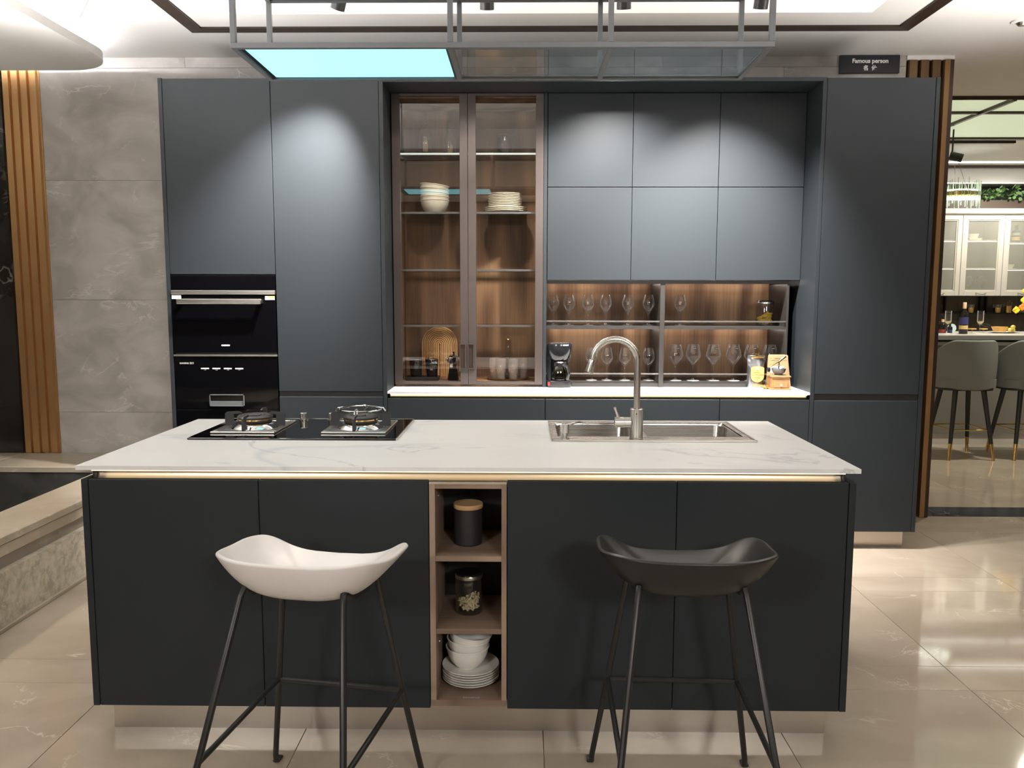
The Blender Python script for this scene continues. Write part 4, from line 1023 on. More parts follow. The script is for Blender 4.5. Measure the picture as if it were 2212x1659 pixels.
for k, x in enumerate((.866, .965, 1.081, 1.194, 1.296, 1.401)):
    lab = ['first', 'second', 'third', 'fourth'][k]+' angular wine glass with black sticker right of the rack post' if k < 4 else ('angular wine glass with black sticker behind the foil coffee bag' if k == 4 else 'angular wine glass with black sticker behind the kraft bag')
    if W3 is None:
        W3 = root('wine_glass', lab, 'wine glass', (x, .40, zl), group='wine glasses in the lit rack', local=True)
        part('glass_body', MB().lathe(angular_prof(), seg=28), m_wine_gl, W3)
        st = MB(); V = []
        for q in range(5):
            a = -PI/2-.06+.13*q
            for zz_ in (.1795, .1905):
                rr_ = lerp(.040, .0285, (zz_-.160)/.044)+.0006
                V.append((rr_*math.cos(a), rr_*math.sin(a), zz_))
        st.strip(V, [(2*q, 2*q+2, 2*q+3, 2*q+1) for q in range(4)])
        sk_ = part('sticker', st, m_sign, W3)
        lt = text('print', 'Lehfs', .0075, (.006, -.0336, .185), m_white_ink, W3, rot=(PI/2-.25, 0, .2), bold=.0001)
    else: dup(W3, (x, .40+.003*math.sin(k*4), zl), rot=(.15, -.12, .05, .02, .1, .0)[k], label=lab)
storage_jar('pasta_jar', 'glass jar of yellow pasta with black lid on the upper right rack shelf', 1.363, .40, zu, .048, .122, m_pasta, 150, .058, .012, .02)

# ------------------------------------------------------------------ coffee things on the back worktop
zw = .8387
cm = root('coffee_maker', 'small black drip coffee maker at the left end of the lit rack', 'coffee maker', (.196, .235, zw))
x0, yc = .196, .222
part('base', MB().lathe([(0, 0), (.064, 0), (.068, .004), (.068, .032), (.062, .038), (0, .038)], x0+.002, yc, zw, 36, 1, .55), m_black_gloss, cm)
part('column', MB().prism([(.1288, .235), (.150, .222), (.160, .2335), (.160, .242), (.246, .242), (.246, .2435), (.1288, .2435)], 'z', zw+.036, zw+.232), m_black_gloss, cm, smooth=False)
part('filter_housing', MB().lathe([(0, .150), (.040, .150), (.050, .158), (.0625, .190), (.0660, .212), (.0660, .2165), (0, .2165)], x0+.002, yc+.0, zw, 36, 1, .6), m_black_gloss, cm)
part('water_tank', MB().lathe([(0, .2168), (.0665, .2168), (.0672, .240), (.064, .2445), (0, .246)], x0+.002, yc, zw, 36, 1, .6), m_black_gloss, cm)
text('lettering', 'HONEST', .0085, (x0+.034, yc-.0368, zw+.2325), m_white_ink, cm, rot=(PI/2, 0, .35), bold=.0006)
jg = part('glass_jug', MB().lathe([(0, .0385), (.040, .0385), (.048, .046), (.0485, .066), (.040, .098), (.034, .116), (.032, .118), (.038, .098), (.0465, .066), (.046, .048), (0, .042)], x0+.004, yc-.004, zw, 32, 1, .72), m_carafe_gl, cm)
part('jug_collar', MB().lathe([(0, .117), (.035, .117), (.036, .136), (.030, .142), (0, .142)], x0+.004, yc-.004, zw, 32, 1, .72), m_black_gloss, cm)
part('jug_handle', MB().tube([(x0+.020, yc-.030, zw+.126), (x0+.040, yc-.040, zw+.118), (x0+.052, yc-.044, zw+.085), (x0+.046, yc-.040, zw+.052), (x0+.040, yc-.036, zw+.046)], [.006, .008, .008, .007, .005], 10), m_black_gloss, cm)
part('coffee', MB().lathe([(0, .0425), (.0455, .048), (.046, .060), (0, .060)], x0+.004, yc-.004, zw, 32, 1, .72), m_black_gloss, cm)
part('power_switch', MB().lathe([(0, -.009), (.006, -.009), (.008, 0), (.006, .009), (0, .009)], x0-.056, yc-.022, zw+.021, 16), m_red, cm)
part('front_plate', MB().lathe([(.0682, .006), (.069, .008), (.069, .028), (.0682, .030)], x0+.002, yc, zw, 36, .999, .552), m_black_pl, cm)

bg = root('coffee_bag', 'dark foil coffee bag with an orange shield label and gold clip', 'bag', (1.275, .235, zw))
xb0, xb1 = 1.228, 1.322
V = []; Fq = []
rows_ = [(0, .030, 1), (.01, .032, 1), (.10, .030, 1), (.125, .020, .99), (.145, .010, 1), (.165, .006, 1), (.178, .004, .98)]
nx = 9
for side in (-1, 1):
    for zr, dy, wd in rows_:
        for i in range(nx):
            t = i/(nx-1); xx = lerp(xb0, xb1, .5+(t-.5)*wd)
            bul = dy*(1-abs(2*t-1)**4)
            wob = .003*math.sin(9*t+zr*90)*(1 if .11 < zr < .15 else 0)
            V.append((xx, .238+side*(bul+.0008)+wob, zw+zr))
nr_ = len(rows_)
for s_ in range(2):
    for a in range(nr_-1):
        for i in range(nx-1):
            o_ = s_*nr_*nx+a*nx+i
            Fq.append((o_, o_+1, o_+nx+1, o_+nx))
for a in range(nr_-1):
    for i in (0, nx-1):
        Fq.append((a*nx+i, (a+1)*nx+i, nr_*nx+(a+1)*nx+i, nr_*nx+a*nx+i))
for a in (0, nr_-1):
    for i in range(nx-1):
        Fq.append((a*nx+i, a*nx+i+1, nr_*nx+a*nx+i+1, nr_*nx+a*nx+i))
part('foil_body', MB().strip(V, Fq), m_foil, bg)
cxl = 1.276
lab_ = [(cxl-.036, zw+.112), (cxl-.018, zw+.119), (cxl, zw+.121), (cxl+.018, zw+.119), (cxl+.036, zw+.112)]+[(cxl+.036*math.cos(t), zw+.066+.034*math.sin(t)) for t in [-PI*i/12 for i in range(13)]]
lb = part('shield_label', MB().prism(lab_, 'y', .2044, .2056), m_paper_o, bg, smooth=False)
part('label_dot', MB().tube([(cxl, .2044, zw+.108), (cxl, .2036, zw+.108)], .0075, 16), m_white_paper, lb)
for s_, z_, sz in (('1', .108, .009), ('THE', .096, .006), ('ROASTED IN', .086, .0075), ('GUTFLADEN', .073, .0125), ('KAFFEE', .056, .008), ('250 g', .046, .005)):
    text('print', s_, sz, (cxl, .2034 if z_ == .108 else .2042, zw+z_), m_ink, lb)
cp = root('bag_clip', 'gold bulldog clip on top of the foil coffee bag', 'clip', (1.277, .238, zw+.165))
part('jaw', MB().tube([(1.244, .229, zw+.168), (1.313, .229, zw+.168)], .006, 10).tube([(1.244, .246, zw+.168), (1.313, .246, zw+.168)], .006, 10), m_gold, cp)
part('spring', MB().box(1.270, 1.284, .229, .246, zw+.172, zw+.186, .002), m_gold, cp)
part('lever', MB().prism([(1.270, zw+.184), (1.284, zw+.184), (1.288, zw+.200), (1.286, zw+.214), (1.277, zw+.222), (1.272, zw+.212), (1.268, zw+.200)], 'y', .233, .2345), m_gold, cp)
kb = root('kraft_bag', 'tan kraft paper coffee bag standing behind the coffee grinder', 'bag', (1.404, .24, zw))
part('paper_body', MB().prism([(1.334, zw), (1.452, zw), (1.447, zw+.176), (1.440, zw+.181), (1.351, zw+.181), (1.344, zw+.176)], 'y', .232, .250), m_kraft, kb)
part('side_fold', MB().prism([(1.452, zw), (1.470, zw), (1.458, zw+.09), (1.4475, zw+.175)], 'y', .236, .252), m_kraft, kb, smooth=False)
part('seal_line', B(1.350, 1.442, .2312, .2322, zw+.150, zw+.1508), m_ink, kb, smooth=False)
part('printed_mark', B(1.352, 1.355, .2312, .2322, zw+.158, zw+.166), m_leaf, kb, smooth=False)
part('paper_patch', B(1.353, 1.426, .2312, .2322, zw+.082, zw+.118), m_white_paper, kb, smooth=False)
text('print', 'COFFEE BEANS', .007, (1.398, .2314, zw+.161), m_ink, kb)
# grinder
gd = root('coffee_grinder', 'wooden box coffee grinder with metal bowl and brass crank', 'coffee grinder', (1.378, .165, zw))
gx, gy = 1.378, .165
part('foot_board', B(gx-.055, gx+.055, gy-.05, gy+.05, zw, zw+.009, .002), m_grind, gd, smooth=False)
part('box_body', B(gx-.047, gx+.047, gy-.043, gy+.043, zw+.009, zw+.068), m_grind, gd, smooth=False)
part('top_board', B(gx-.053, gx+.053, gy-.049, gy+.049, zw+.068, zw+.076, .002), m_grind, gd, smooth=False)
dw = part('drawer', B(gx-.037, gx+.037, gy-.0465, gy-.040, zw+.013, zw+.041, .0015), m_grind, gd, smooth=False)
part('drawer_knob', MB().tube([(gx, gy-.0465, zw+.026), (gx, gy-.052, zw+.026), (gx, gy-.056, zw+.026)], [.003, .006, .004], 12), m_white_por, dw)
text('lettering', 'COFFEE', .010, (gx, gy-.0434, zw+.055), m_ink, gd)
part('metal_bowl', MB().lathe([(0, .076), (.024, .076), (.020, .082), (.032, .092), (.038, .110), (.039, .114), (.036, .114), (.033, .108), (.02, .09), (0, .088)], gx, gy, zw, 28), m_gun, gd)
part('spindle', MB().lathe([(0, .088), (.004, .088), (.004, .126), (.008, .130), (.004, .134), (.004, .144), (.007, .148), (0, .150)], gx, gy, zw, 14), m_chrome, gd)
part('crank', MB().tube([(gx-.058, gy-.02, zw+.118), (gx-.02, gy-.008, zw+.142), (gx, gy, zw+.150), (gx+.034, gy+.006, zw+.178)], [.0035, .0055, .006, .0085], 10), m_gold, gd)
part('crank_knob', MB().lathe([(0, -.014), (.008, -.012), (.0105, 0), (.008, .011), (0, .013)], gx-.061, gy-.021, zw+.108, 16), m_black_gloss, gd)
# brass scoop clip lying in front of the bag
sc_ = root('brass_scoop', 'small brass coffee scoop lying between the foil bag and the grinder', 'scoop', (1.29, .17, zw))
part('cup', MB().tube([(1.303, .165, zw+.012), (1.303, .165, zw+.0121), (1.324, .172, zw+.012)], [.011, .012, .012], 16), m_gold, sc_)
part('handle', MB().tube([(1.304, .160, zw+.016), (1.235, .150, zw+.019)], .0026, 8).tube([(1.304, .166, zw+.020), (1.240, .160, zw+.026)], .0026, 8), m_gold, sc_)
# ------------------------------------------------------------------ the showroom seen through the opening at the right
# ceiling features
for k, (x0, x1, y0, y1, nm) in enumerate([(2.5, 6.5, 1.625, 2.045, 'near'), (2.5, 6.5, 2.075, 3.04, 'far')]):
    solo('light_ceiling_panel', 'pale green glowing ceiling field, the %s one of two beyond the opening' % nm, 'ceiling light', B(x0, x1, y0, y1, 2.708, 2.714), m_soft_ceiling, ((x0+x1)/2, (y0+y1)/2, 2.708), smooth=False)
bars = [(2.5, 6.8, 1.612, 1.626, 'nearest dark ceiling strip beyond the opening'), (2.5, 6.8, 2.046, 2.074, 'second dark ceiling strip crossing the glowing ceiling'), (2.5, 6.8, 3.041, 3.09, 'dark ceiling strip at the far edge of the glowing ceiling'), (2.5, 4.36, 3.22, 3.26, 'short dark ceiling strip carrying the far spotlight'), (2.5, 6.8, 4.60, 4.64, 'dark ceiling strip in front of the cream cabinets')]
for x0, x1, y0, y1, lab in bars:
    solo('ceiling_strip', lab, 'ceiling strip', B(x0, x1, y0, y1, 2.69, 2.7145), m_trim, ((x0+x1)/2, (y0+y1)/2, 2.7), smooth=False)
solo('ceiling_strip', 'dark ceiling strip running diagonally across the glowing ceiling', 'ceiling strip', B(3.385, 3.412, 1.627, 2.6, 2.685, 2.7075), m_trim, (3.4, 2.2, 2.69), smooth=False)
solo('led_line', 'thin bright light line on the ceiling above the chandelier', 'light strip', B(2.6, 6.6, 4.36, 4.40, 2.706, 2.7145), m_room2_led, (4.6, 4.38, 2.71), smooth=False)
head((3.571, 2.7, 2.485), (3.66, 2.66, 2.455), 'dark track spotlight hanging beyond the opening above the chandelier', grp=None, L=.10, r=.034, name='track_spotlight', zc=2.7145)

# chandelier
ch = root('crystal_chandelier', 'chandelier of upright crystal rods round a gold band in the far room', 'chandelier', (4.163, 3.7, 2.12))
hx, hy = .163, .095
gb = MB(); V = []
for k in range(36):
    a = 2*PI*k/36
    V += [(4.163+hx*math.cos(a), 3.7+hy*math.sin(a), 2.288), (4.163+hx*math.cos(a), 3.7+hy*math.sin(a), 2.328)]
gb.strip(V, [(2*k, (2*k+2) % 72, (2*k+3) % 72, 2*k+1) for k in range(36)])
part('gold_band', gb, m_gold, ch)
led = MB()
led.tube([(4.163+(hx-.02)*math.cos(2*PI*k/30), 3.7+(hy-.02)*math.sin(2*PI*k/30), 2.268) for k in range(30)], .012, 8, closed=True)
led.tube([(4.163+(hx-.02)*math.cos(2*PI*k/30), 3.7+(hy-.02)*math.sin(2*PI*k/30), 2.340) for k in range(30)], .006, 8, closed=True)
part('light_ring', led, m_chand_led, ch)
rodm = MB().tube([(0, 0, -.5), (0, 0, .5)], 1, 6).mesh('rod'); rodm.materials.append(m_rod_gl)
rnd = random.Random(11)
for k in range(36):
    a = 2*PI*(k+.3*(k % 2))/36
    up = .035+.06*abs(math.sin(k*1.1))+.03*rnd.random(); dn = .05+.05*abs(math.sin(k*.83+1))+.035*rnd.random()
    z0, z1 = 2.288-dn, 2.328+up
    o = piece('crystal_rod', rodm, ch, (4.163+(hx+.007)*math.cos(a), 3.7+(hy+.007)*math.sin(a), (z0+z1)/2))
    o.scale = (.0045, .0045, z1-z0)
part('suspension_wire', MB().tube([(4.10, 3.7, 2.33), (4.07, 3.7, 2.7145)], .0015, 6).tube([(4.22, 3.7, 2.33), (4.07, 3.7, 2.7145)], .0015, 6), m_chrome, ch)

# cream glazed wall cabinets
lids = 0
CX = [4.228, 4.6725, 5.117, 5.562]
for k in range(3):
    x0, x1 = CX[k], CX[k+1]
    c = root('glazed_wall_cabinet', ['cream glazed cabinet in the far room, partly hidden by the slats', 'cream glazed cabinet with plates and two wine glasses in the far room', 'cream glazed cabinet with a dark bottle at the right edge of the picture'][k], 'cabinet', ((x0+x1)/2, 4.8, 1.342), group='cream glazed cabinets')
    b = MB(); b.box(x0+.002, x0+.018, 4.625, 4.97, 1.342, 2.20); b.box(x1-.018, x1-.002, 4.625, 4.97, 1.342, 2.20); b.box(x0+.018, x1-.018, 4.625, 4.97, 1.342, 1.36); b.box(x0+.018, x1-.018, 4.625, 4.97, 2.182, 2.20)
    b.box(x0+.018, x1-.018, 4.955, 4.97, 1.36, 2.182)
    part('carcass', b, m_cream_cab, c, smooth=False)
    for z in ((1.933, 1.640) if k < 2 else (1.909, 1.628)):
        s = part('shelf', B(x0+.019, x1-.019, 4.64, 4.954, z-.009, z+.006), m_cream_cab, c, smooth=False)
        part('shelf_light', B(x0+.02, x1-.02, 4.641, 4.650, z-.0125, z-.0092), m_room2_led, s, smooth=False)
    part('cabinet_light', B(x0+.03, x1-.03, 4.66, 4.68, 2.176, 2.1818), m_room2_led, c, smooth=False)
    fw = .052
    f = MB(); z0, z1 = 1.344, 2.200
    f.box(x0+.002, x0+fw, 4.600, 4.623, z0, z1, .003); f.box(x1-fw, x1-.002, 4.600, 4.623, z0, z1, .003); f.box(x0+fw-.003, x1-fw+.003, 4.600, 4.623, z0, z0+fw, .003); f.box(x0+fw-.003, x1-fw+.003, 4.600, 4.623, z1-fw, z1, .003)
    for a in ((x0+fw, x0+fw+.012, z0+fw, z1-fw), (x1-fw-.012, x1-fw, z0+fw, z1-fw)): f.box(a[0], a[1], 4.606, 4.620, a[2], a[3], .002)
    for a in ((z0+fw, z0+fw+.012), (z1-fw-.012, z1-fw)): f.box(x0+fw+.012, x1-fw-.012, 4.606, 4.620, a[0], a[1], .002)
    d = part('door', f, m_cream_cab, c, smooth=False)
    part('glass_pane', B(x0+fw, x1-fw, 4.612, 4.616, z0+fw, z1-fw), m_frost, d, smooth=False)
    hc = (x0+x1)/2+.01
    part('handle', MB().tube([(hc-.055, 4.600, 1.378), (hc-.045, 4.586, 1.372), (hc-.02, 4.580, 1.362), (hc+.02, 4.580, 1.362), (hc+.045, 4.586, 1.372), (hc+.055, 4.600, 1.378)], [.003, .004, .006, .006, .004, .003], 8), m_steel, d)
solo('cornice', 'cream cornice along the top of the glazed cabinets', 'cornice', MB().prism([(4.590, 2.202), (4.575, 2.215), (4.575, 2.262), (4.600, 2.268), (4.97, 2.268), (4.97, 2.202)], 'x', 4.2, 6.2), m_cream_cab, (5, 4.8, 2.2))
# contents of the cabinets
Z1, Z2, Z3 = 1.9392, 1.6462, 1.3602
ps = None
for i in range(4):
    lab = '%s white square plate of the pile in the middle glazed cabinet' % ['lowest', 'second lowest', 'third lowest', 'topmost'][i]
    if ps is None: ps = solo('plate', lab, 'plate', MB().box(-.068, .068, -.055, .055, 0, .0065, .002), m_white_por, (4.895, 4.80, Z1), 'plates in the glazed cabinet', local=True)
    else: dup(ps, (4.895, 4.80, Z1+.0072*i), label=lab)
solo('bowl', 'white ribbed bowl on the plates in the middle glazed cabinet', 'bowl', MB().lathe([(0, 0), (.05, 0), (.060, .045), (.057, .045), (.046, .006), (0, .006)], 0, 0, 0, 32), m_white_por, (4.890, 4.80, Z1+.0288), local=True)
fw_ = None
for x, lab in ((4.86, 'left wine glass at the bottom of the middle glazed cabinet'), (4.99, 'right wine glass at the bottom of the middle glazed cabinet')):
    if fw_ is None:
        fw_ = root('wine_glass', lab, 'wine glass', (x, 4.78, Z3), group='wine glasses in the far cabinet', local=True)
        part('glass_body', MB().lathe([(p[0]*1.15, p[1]*.98) for p in angular_prof()], seg=24), m_wine_gl, fw_)
    else: dup(fw_, (x, 4.78, Z3), label=lab)
dup(fw_, (4.36, 4.78, Z3), label='wine glass at the bottom of the leftmost glazed cabinet')
solo('pitcher', 'tall clear pitcher on the middle shelf of the middle glazed cabinet', 'pitcher', MB().lathe([(0, 0), (.035, 0), (.038, .01), (.030, .12), (.034, .17), (.032, .17), (.028, .12), (.035, .012), (0, .006)], 0, 0, 0, 24), m_wine_gl, (4.80, 4.82, Z2), local=True)
solo('cup', 'cream cup on the upper shelf of the leftmost glazed cabinet', 'cup', MB().lathe([(0, 0), (.03, 0), (.042, .065), (.039, .065), (.027, .006), (0, .006)], 0, 0, 0, 24), m_white_por, (4.462, 4.78, Z1), local=True)
def bottle(name, label, x, y, z, r, h, mats, labels):
    b = root(name, label, 'bottle', (x, y, z))
    part('glass_body', MB().lathe([(0, 0), (r*.95, 0), (r, .004), (r, h*.60), (r*.92, h*.66), (r*.42, h*.76), (r*.36, h*.80), (r*.36, h*.985), (0, h*.985)], x, y, z, 28), mats[0], b)
    part('capsule', MB().lathe([(r*.37, h*.80), (r*.43, h*.805), (r*.43, h*.99), (r*.38, h), (0, h)], x, y, z, 24), mats[1], b)
    for z0, z1, m in labels:
        part('label', MB().lathe([(r*1.0, h*z0), (r*1.015, h*z0+.0005), (r*1.015, h*z1-.0005), (r*1.0, h*z1)], x, y, z, 28), m, b)
    return b
bottle('liquor_bottle', 'dark liquor bottle on the top shelf of the right glazed cabinet', 5.345, 4.78, 1.9152, .040, .190, (m_wine, m_black_gloss), [(.14, .34, m_tan_label), (.42, .58, m_grey_paper)])
ps2 = dup(ps, (5.30, 4.80, 1.6342), label='white dish on the middle shelf of the right glazed cabinet')
solo('bowl', 'white bowl on the dish in the right glazed cabinet', 'bowl', MB().lathe([(0, 0), (.028, 0), (.048, .045), (.045, .045), (.026, .006), (0, .006)], 0, 0, 0, 28), m_white_por, (5.31, 4.80, 1.6409), local=True)
# planter on top of the cabinets
pl = root('plant_box', 'dark planter trough above the cream cabinets filled with green leaves', 'planter', (5.3, 4.8, 2.27))
part('box_front', B(4.2, 6.2, 4.62, 4.97, 2.2685, 2.355), m_brown_panel, pl, smooth=False)
part('box_back', B(4.2, 6.2, 4.95, 4.97, 2.355, 2.528), m_planter_back, pl, smooth=False)
lm = MB(); q = []
for i in range(7):
    t = i/6; wd = .019*math.sin(PI*min(1, t*.95+.04))**.8
    q.append((t*.055, wd, -.012*t*t))
V = []
for px_, wd, zz_ in q: V += [(px_, -wd, zz_), (px_, 0, zz_+.004), (px_, wd, zz_)]
lm.strip(V, [(3*i+j, 3*i+3+j, 3*i+4+j, 3*i+1+j) for i in range(6) for j in range(2)])
leaf = lm.mesh('leaf'); leaf.materials.append(m_leaf)
rnd = random.Random(4)
for k in range(110):
    x = 4.86+.62*rnd.random(); t = (x-4.86)/.62
    z = 2.365+.125*rnd.random()*(.55+.45*min(1, t*3)); y = 4.60+.12*rnd.random()
    o = piece('leaf', leaf, pl, (x, y, z), (rnd.uniform(-.9, .9), rnd.uniform(-1.2, .9), rnd.uniform(-2.6, -.5)))
    s_ = rnd.uniform(.75, 1.15); o.scale = (s_, s_, s_)
solo('led_line', 'bright light line above the green plants in the far room', 'light strip', B(4.2, 6.2, 4.645, 4.665, 2.533, 2.5395), m_room2_led, (5.2, 4.65, 2.54), smooth=False)
solo('pelmet', 'dark pelmet above the planter in the far room', 'pelmet', B(4.2, 6.2, 4.64, 4.97, 2.54, 2.6895), m_ceiling, (5.2, 4.8, 2.6), smooth=False)
# backsplash and its shelf
bs = root('backsplash', 'dark veined marble backsplash under the cream cabinets', 'wall panel', (5.2, 4.98, .9))
m_bs = marble('brown_marble', (.095, .078, .062), (.15, .125, .10), (.55, .5, .42), scale=1.5, rough=.25, vw=.006, vamt=.7, mask=.5, vscale=2.0)
for i in range(3): part('marble_slab', B(4.2+.667*i, 4.2+.667*(i+1)-.002, 4.972, 4.995, .3, 1.341), m_bs, bs, smooth=False)
sh = root('wall_shelf', 'thin black wall shelf with gold tumblers below the cream cabinets', 'shelf', (5.2, 4.9, 1.15))
part('shelf_board', B(4.25, 6.1, 4.845, 4.971, 1.145, 1.1585), m_black_metal, sh, smooth=False)
for x in (4.64, 4.70, 5.09, 5.155): part('bracket', B(x, x+.014, 4.925, 4.971, 1.1585, 1.340), m_black_metal, sh, smooth=False)
solo('back_counter', 'dark back counter behind the bar', 'counter', B(4.2, 6.2, 4.5, 4.97, 0, .94), m_grey_panel, (5.2, 4.7, 0), smooth=False)
gt = None
for x, lab in ((4.963, 'gold based glass tumbler on the black shelf behind the wine bottle'), (5.258, 'gold based glass tumbler on the black shelf right of the centre')):
    if gt is None:
        gt = root('gold_tumbler', lab, 'glass', (x, 4.89, 1.1587), group='gold tumblers on the black shelf', local=True)
        part('glass_body', MB().lathe([(0, .002), (.034, .002), (.040, .09), (.038, .09), (.032, .006), (0, .006)], seg=24), m_wine_gl, gt)
        part('gold_sleeve', MB().lathe([(0, 0), (.035, 0), (.039, .055), (.0385, .055), (.034, .001), (0, .001)], seg=24), m_brass, gt)
    else: dup(gt, (x, 4.89, 1.1587), label=lab)
gv = root('gold_vase', 'small gold cup with twigs on the black shelf at the right', 'vase', (5.378, 4.89, 1.1587))
part('cup_body', MB().lathe([(0, 0), (.034, 0), (.036, .075), (.033, .075), (.031, .004), (0, .004)], 5.378, 4.89, 1.1587, 24), m_brass, gv)
for dx, dz in ((-.01, .115), (.01, .13), (.035, .11)):
    part('twig', MB().tube([(5.378, 4.89, 1.165), (5.378+dx, 4.885, 1.1587+dz)], .0016, 6).lathe([(0, -.006), (.006, 0), (0, .006)], 5.378+dx, 4.885, 1.1587+dz, 8), m_tan_label, gv)

# bar counter
br_ = root('bar_counter', 'long grey stone topped bar counter beyond the opening', 'counter', (4.6, 3.4, 0))
part('counter_top', B(3.2, 6.2, 2.95, 3.75, .957, .9975, .003), m_grey_edge, br_, smooth=False)
part('top_surface', B(3.201, 6.199, 2.952, 3.749, .9976, 1.000), m_grey_stone, br_, smooth=False)
part('front_panel', B(3.25, 6.15, 3.10, 3.12, .10, .957), m_grey_panel, br_, smooth=False)
part('upper_rail', B(3.25, 6.15, 3.04, 3.10, .905, .935), m_grey_stone, br_, smooth=False)
part('base_plinth', B(3.25, 6.15, 3.115, 3.68, 0, .10), m_grey_stone, br_, smooth=False)
part('body', B(3.25, 6.15, 3.12, 3.70, .10, .957), m_grey_panel, br_, smooth=False)
zc = 1.0004
bottle('wine_bottle', 'tall dark wine bottle with blue and gold labels on the bar', 3.988, 3.2, zc, .0365, .285, (m_wine, m_cork), [(.15, .27, m_tan_label), (.30, .53, m_navy)])
bottle('wine_bottle', 'small dark bottle with a red label at the left end of the bar', 3.903, 3.4, zc, .030, .125, (m_wine, m_cork), [(.05, .25, m_red_label)])
bottle('wine_bottle', 'small dark bottle standing behind the left champagne flute', 3.972, 3.4, zc, .022, .082, (m_wine, m_black_gloss), [(.1, .35, m_navy)])
fl = None
for x, y, lab in ((3.847, 3.2, 'champagne flute left of the wine bottle on the bar'), (4.137, 3.2, 'champagne flute right of the wine bottle on the bar')):
    if fl is None:
        fl = root('champagne_flute', lab, 'glass', (x, y, zc), group='champagne flutes on the bar', local=True)
        part('glass_body', MB().lathe([(0, 0), (.028, 0), (.028, .0015), (.006, .006), (.0035, .02), (.0035, .072), (.008, .084), (.024, .105), (.0265, .112), (.0265, .208), (.0255, .208), (.0255, .112), (0, .088)], seg=24), m_wine_gl, fl)
        part('drink', MB().lathe([(0, .0885), (.022, .105), (.0275, .110), (.0275, .116), (0, .116)], seg=24), m_water, fl)
    else: dup(fl, (x, y, zc), label=lab)
solo('plate', 'pale blue plate standing upright behind the bottles on the bar', 'plate', MB().tube([(4.022, 3.46, zc+.041), (4.022, 3.468, zc+.041)], .041, 32), m_pale_blue, (4.022, 3.464, zc), smooth=True)
dk = None
for x, lab in ((4.178, 'small wooden lidded dish right behind the wine bottle'), (4.283, 'small wooden lidded dish right of the right champagne flute')):
    if dk is None:
        dk = root('footed_dish', lab, 'dish', (x, 3.4, zc), group='footed dishes on the bar', local=True)
        part('foot', MB().lathe([(0, 0), (.022, 0), (.022, .002), (.004, .006), (.004, .026), (.012, .032), (0, .032)], seg=20), m_wine_gl, dk)
        part('wooden_plate', MB().lathe([(0, .0322), (.034, .0322), (.036, .036), (.036, .042), (0, .042)], seg=24), m_bowl_wood, dk)
    else: dup(dk, (x, 3.4, zc), label=lab)
pt = root('serving_plate', 'white oblong serving plate with bowl and fruit on the bar', 'plate', (4.468, 3.4, zc))
part('plate_body', MB().lathe([(0, 0), (.09, 0), (.098, .004), (.150, .012), (.150, .015), (.095, .008), (0, .007)], 4.468, 3.4, zc, 36, 1, .55), m_white_por, pt)
solo('bowl', 'honey coloured faceted bowl on the white serving plate', 'bowl', MB().lathe([(0, 0), (.045, 0), (.050, .004), (.070, .050), (.066, .050), (.046, .008), (0, .007)], 0, 0, 0, 12), m_bowl_wood, (4.432, 3.4, zc+.0078), smooth=False, local=True)
lm_ = None
for k, (x, y, z, r) in enumerate(((4.528, 3.395, .0078, .021), (4.560, 3.41, .0078, .019), (4.545, 3.385, .036, .019))):
    lab = ['larger yellow fruit next to the honey bowl', 'small yellow fruit at the right end of the serving plate', 'yellow fruit lying on top of the two others'][k]
    solo('yellow_fruit', lab, 'fruit', MB().lathe([(r*math.sin(PI*i/10), r-r*math.cos(PI*i/10)) for i in range(11)], 0, 0, 0, 18, 1.15, 1), m_lemon, (x, y, zc+z), 'yellow fruit on the serving plate', local=True)
# flowers at the right edge
fv = root('flower_vase', 'glass vase with yellow and orange flowers at the right edge on the bar', 'flowers', (4.60, 3.2, zc))
part('vase_body', MB().lathe([(0, 0), (.045, 0), (.05, .02), (.035, .12), (.045, .16), (.042, .16), (.031, .12), (.045, .02), (0, .008)], 4.60, 3.2, zc, 24), m_thick_gl, fv)
rnd = random.Random(9)
for k, (x, z, m) in enumerate(((4.447, 1.218, m_yellow_fl), (4.500, 1.243, m_orange_fl), (4.512, 1.305, m_yellow_fl), (4.520, 1.388, m_yellow_fl), (4.56, 1.27, m_orange_fl), (4.575, 1.35, m_yellow_fl), (4.62, 1.40, m_orange_fl))):
    part('stem', MB().tube([(4.60, 3.2, zc+.02), (4.59, 3.2, zc+.16), ((x+4.59)/2, 3.2, z-.02), (x, 3.2, z)], .0022, 6), m_leaf, fv)
    pm_ = MB()
    for j in range(7):
        a = 2*PI*j/7; t = rnd.uniform(.5, 1.1)
        b = bmesh.new(); bmesh.ops.create_icosphere(b, subdivisions=1, radius=1)
        mm = Matrix.Translation((x+.016*math.cos(a), 3.2-.012*t, z+.016*math.sin(a))) @ Matrix.Rotation(a, 4, 'Y') @ Matrix.Diagonal((.021, .009, .014, 1))
        pm_._merge(b, mm)
    part('blossom', pm_, m, fv)
# starfish like gold ornament at the far left of the bar
orn = MB()
for k in range(5):
    a = 2*PI*k/5+.3
    orn.tube([(3.868, 3.42, zc+.098), (3.868+.024*math.cos(a), 3.415, zc+.098+.018*math.sin(a))], [.006, .001], 6)
orn.tube([(3.868, 3.42, zc), (3.868, 3.42, zc+.098)], .002, 6).lathe([(0, 0), (.02, 0), (.02, .003), (0, .004)], 3.868, 3.42, zc, 16)
solo('star_ornament', 'little gold star ornament at the left end of the bar', 'ornament', orn, m_gold, (3.868, 3.42, zc))

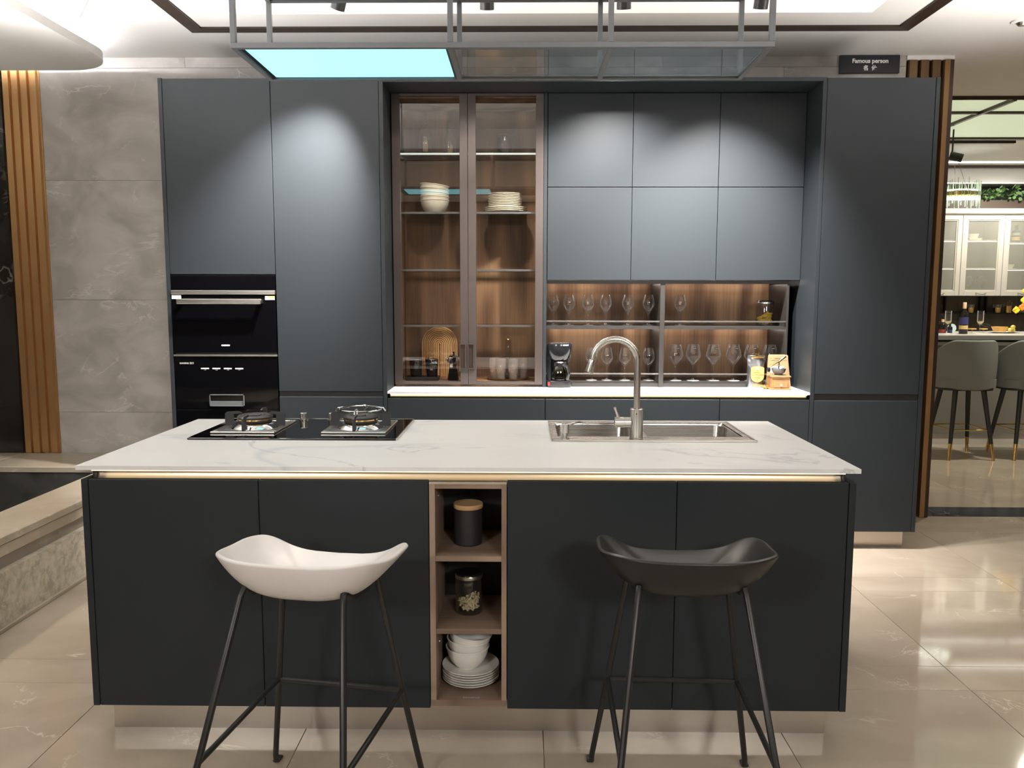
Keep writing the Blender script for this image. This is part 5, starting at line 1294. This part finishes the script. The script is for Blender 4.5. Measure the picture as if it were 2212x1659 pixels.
# bar chairs with barrel backs
def bar_chair(x, y, label):
    s = root('bar_chair', label, 'bar stool', (x, y, 0), 0, 'grey velvet bar chairs', local=True)
    m = MB(); ns, nz = 28, 8; inner = []; outer = []
    def P(t, u, rr_):
        a = lerp(-PI*.98, -PI*.02, t)       # open side faces the bar (+y)
        e = abs(2*t-1)
        zt = .985-.16*max(0, e-.45)**1.3*1.6
        z0 = .575+.015*e
        fl = 1+.045*math.sin(PI*u*.8)
        return (rr_*fl*math.cos(a), .02+rr_*.86*fl*math.sin(a), lerp(z0, zt, u))
    for lst, rr_ in ((outer, .252), (inner, .222)):
        for i in range(ns+1): lst.append([m.bm.verts.new(P(i/ns, j/nz, rr_)) for j in range(nz+1)])
    for i in range(ns):
        for j in range(nz):
            m.bm.faces.new([outer[i][j], outer[i+1][j], outer[i+1][j+1], outer[i][j+1]])
            m.bm.faces.new([inner[i][j], inner[i][j+1], inner[i+1][j+1], inner[i+1][j]])
        m.bm.faces.new([outer[i][nz], outer[i+1][nz], inner[i+1][nz], inner[i][nz]])
        m.bm.faces.new([outer[i][0], inner[i][0], inner[i+1][0], outer[i+1][0]])
    for i in (0, ns):
        for j in range(nz): m.bm.faces.new([outer[i][j], outer[i][j+1], inner[i][j+1], inner[i][j]])
    o = part('backrest', m, m_velvet, s)
    bv = o.modifiers.new('soft_edge', 'BEVEL'); bv.width = .012; bv.segments = 3; bv.limit_method = 'ANGLE'; bv.angle_limit = 1.0
    part('seat', MB().prism(rr(-.235, .235, -.17, .235, .12), 'z', .595, .660), m_velvet, s)
    part('seat_base', MB().prism(rr(-.215, .215, -.16, .21, .11), 'z', .570, .595), m_black_metal, s)
    for sx in (-1, 1):
        for sy in (-1, 1):
            t0 = Vector((sx*.115, sy*.115, .572)); f0 = Vector((sx*.182, sy*.202, 0)); k = .135/.572
            md = f0.lerp(t0, k)
            part('leg', MB().tube([md, t0], [.0155, .021], 14), m_black_metal, s)
            part('leg_tip', MB().tube([f0, md], [.0115, .0157], 14), m_brass, s, label='brass leg tip')
    zf = .245; k = zf/.572
    c = [Vector((sx*lerp(.182, .115, k), sy*lerp(.202, .115, k), zf)) for sx, sy in ((-1, -1), (1, -1), (1, 1), (-1, 1))]
    fr_ = MB()
    for a, b in zip(c, c[1:]+c[:1]): fr_.tube([a, b], .006, 8)
    part('foot_ring', fr_, m_brass, s, label='square brass foot ring')
    return s
bc = bar_chair(3.672, 2.575, 'grey velvet bar chair nearest the slatted panel in the far room')
dup(bc, (4.205, 2.575, 0), label='grey velvet bar chair at the right edge of the picture')
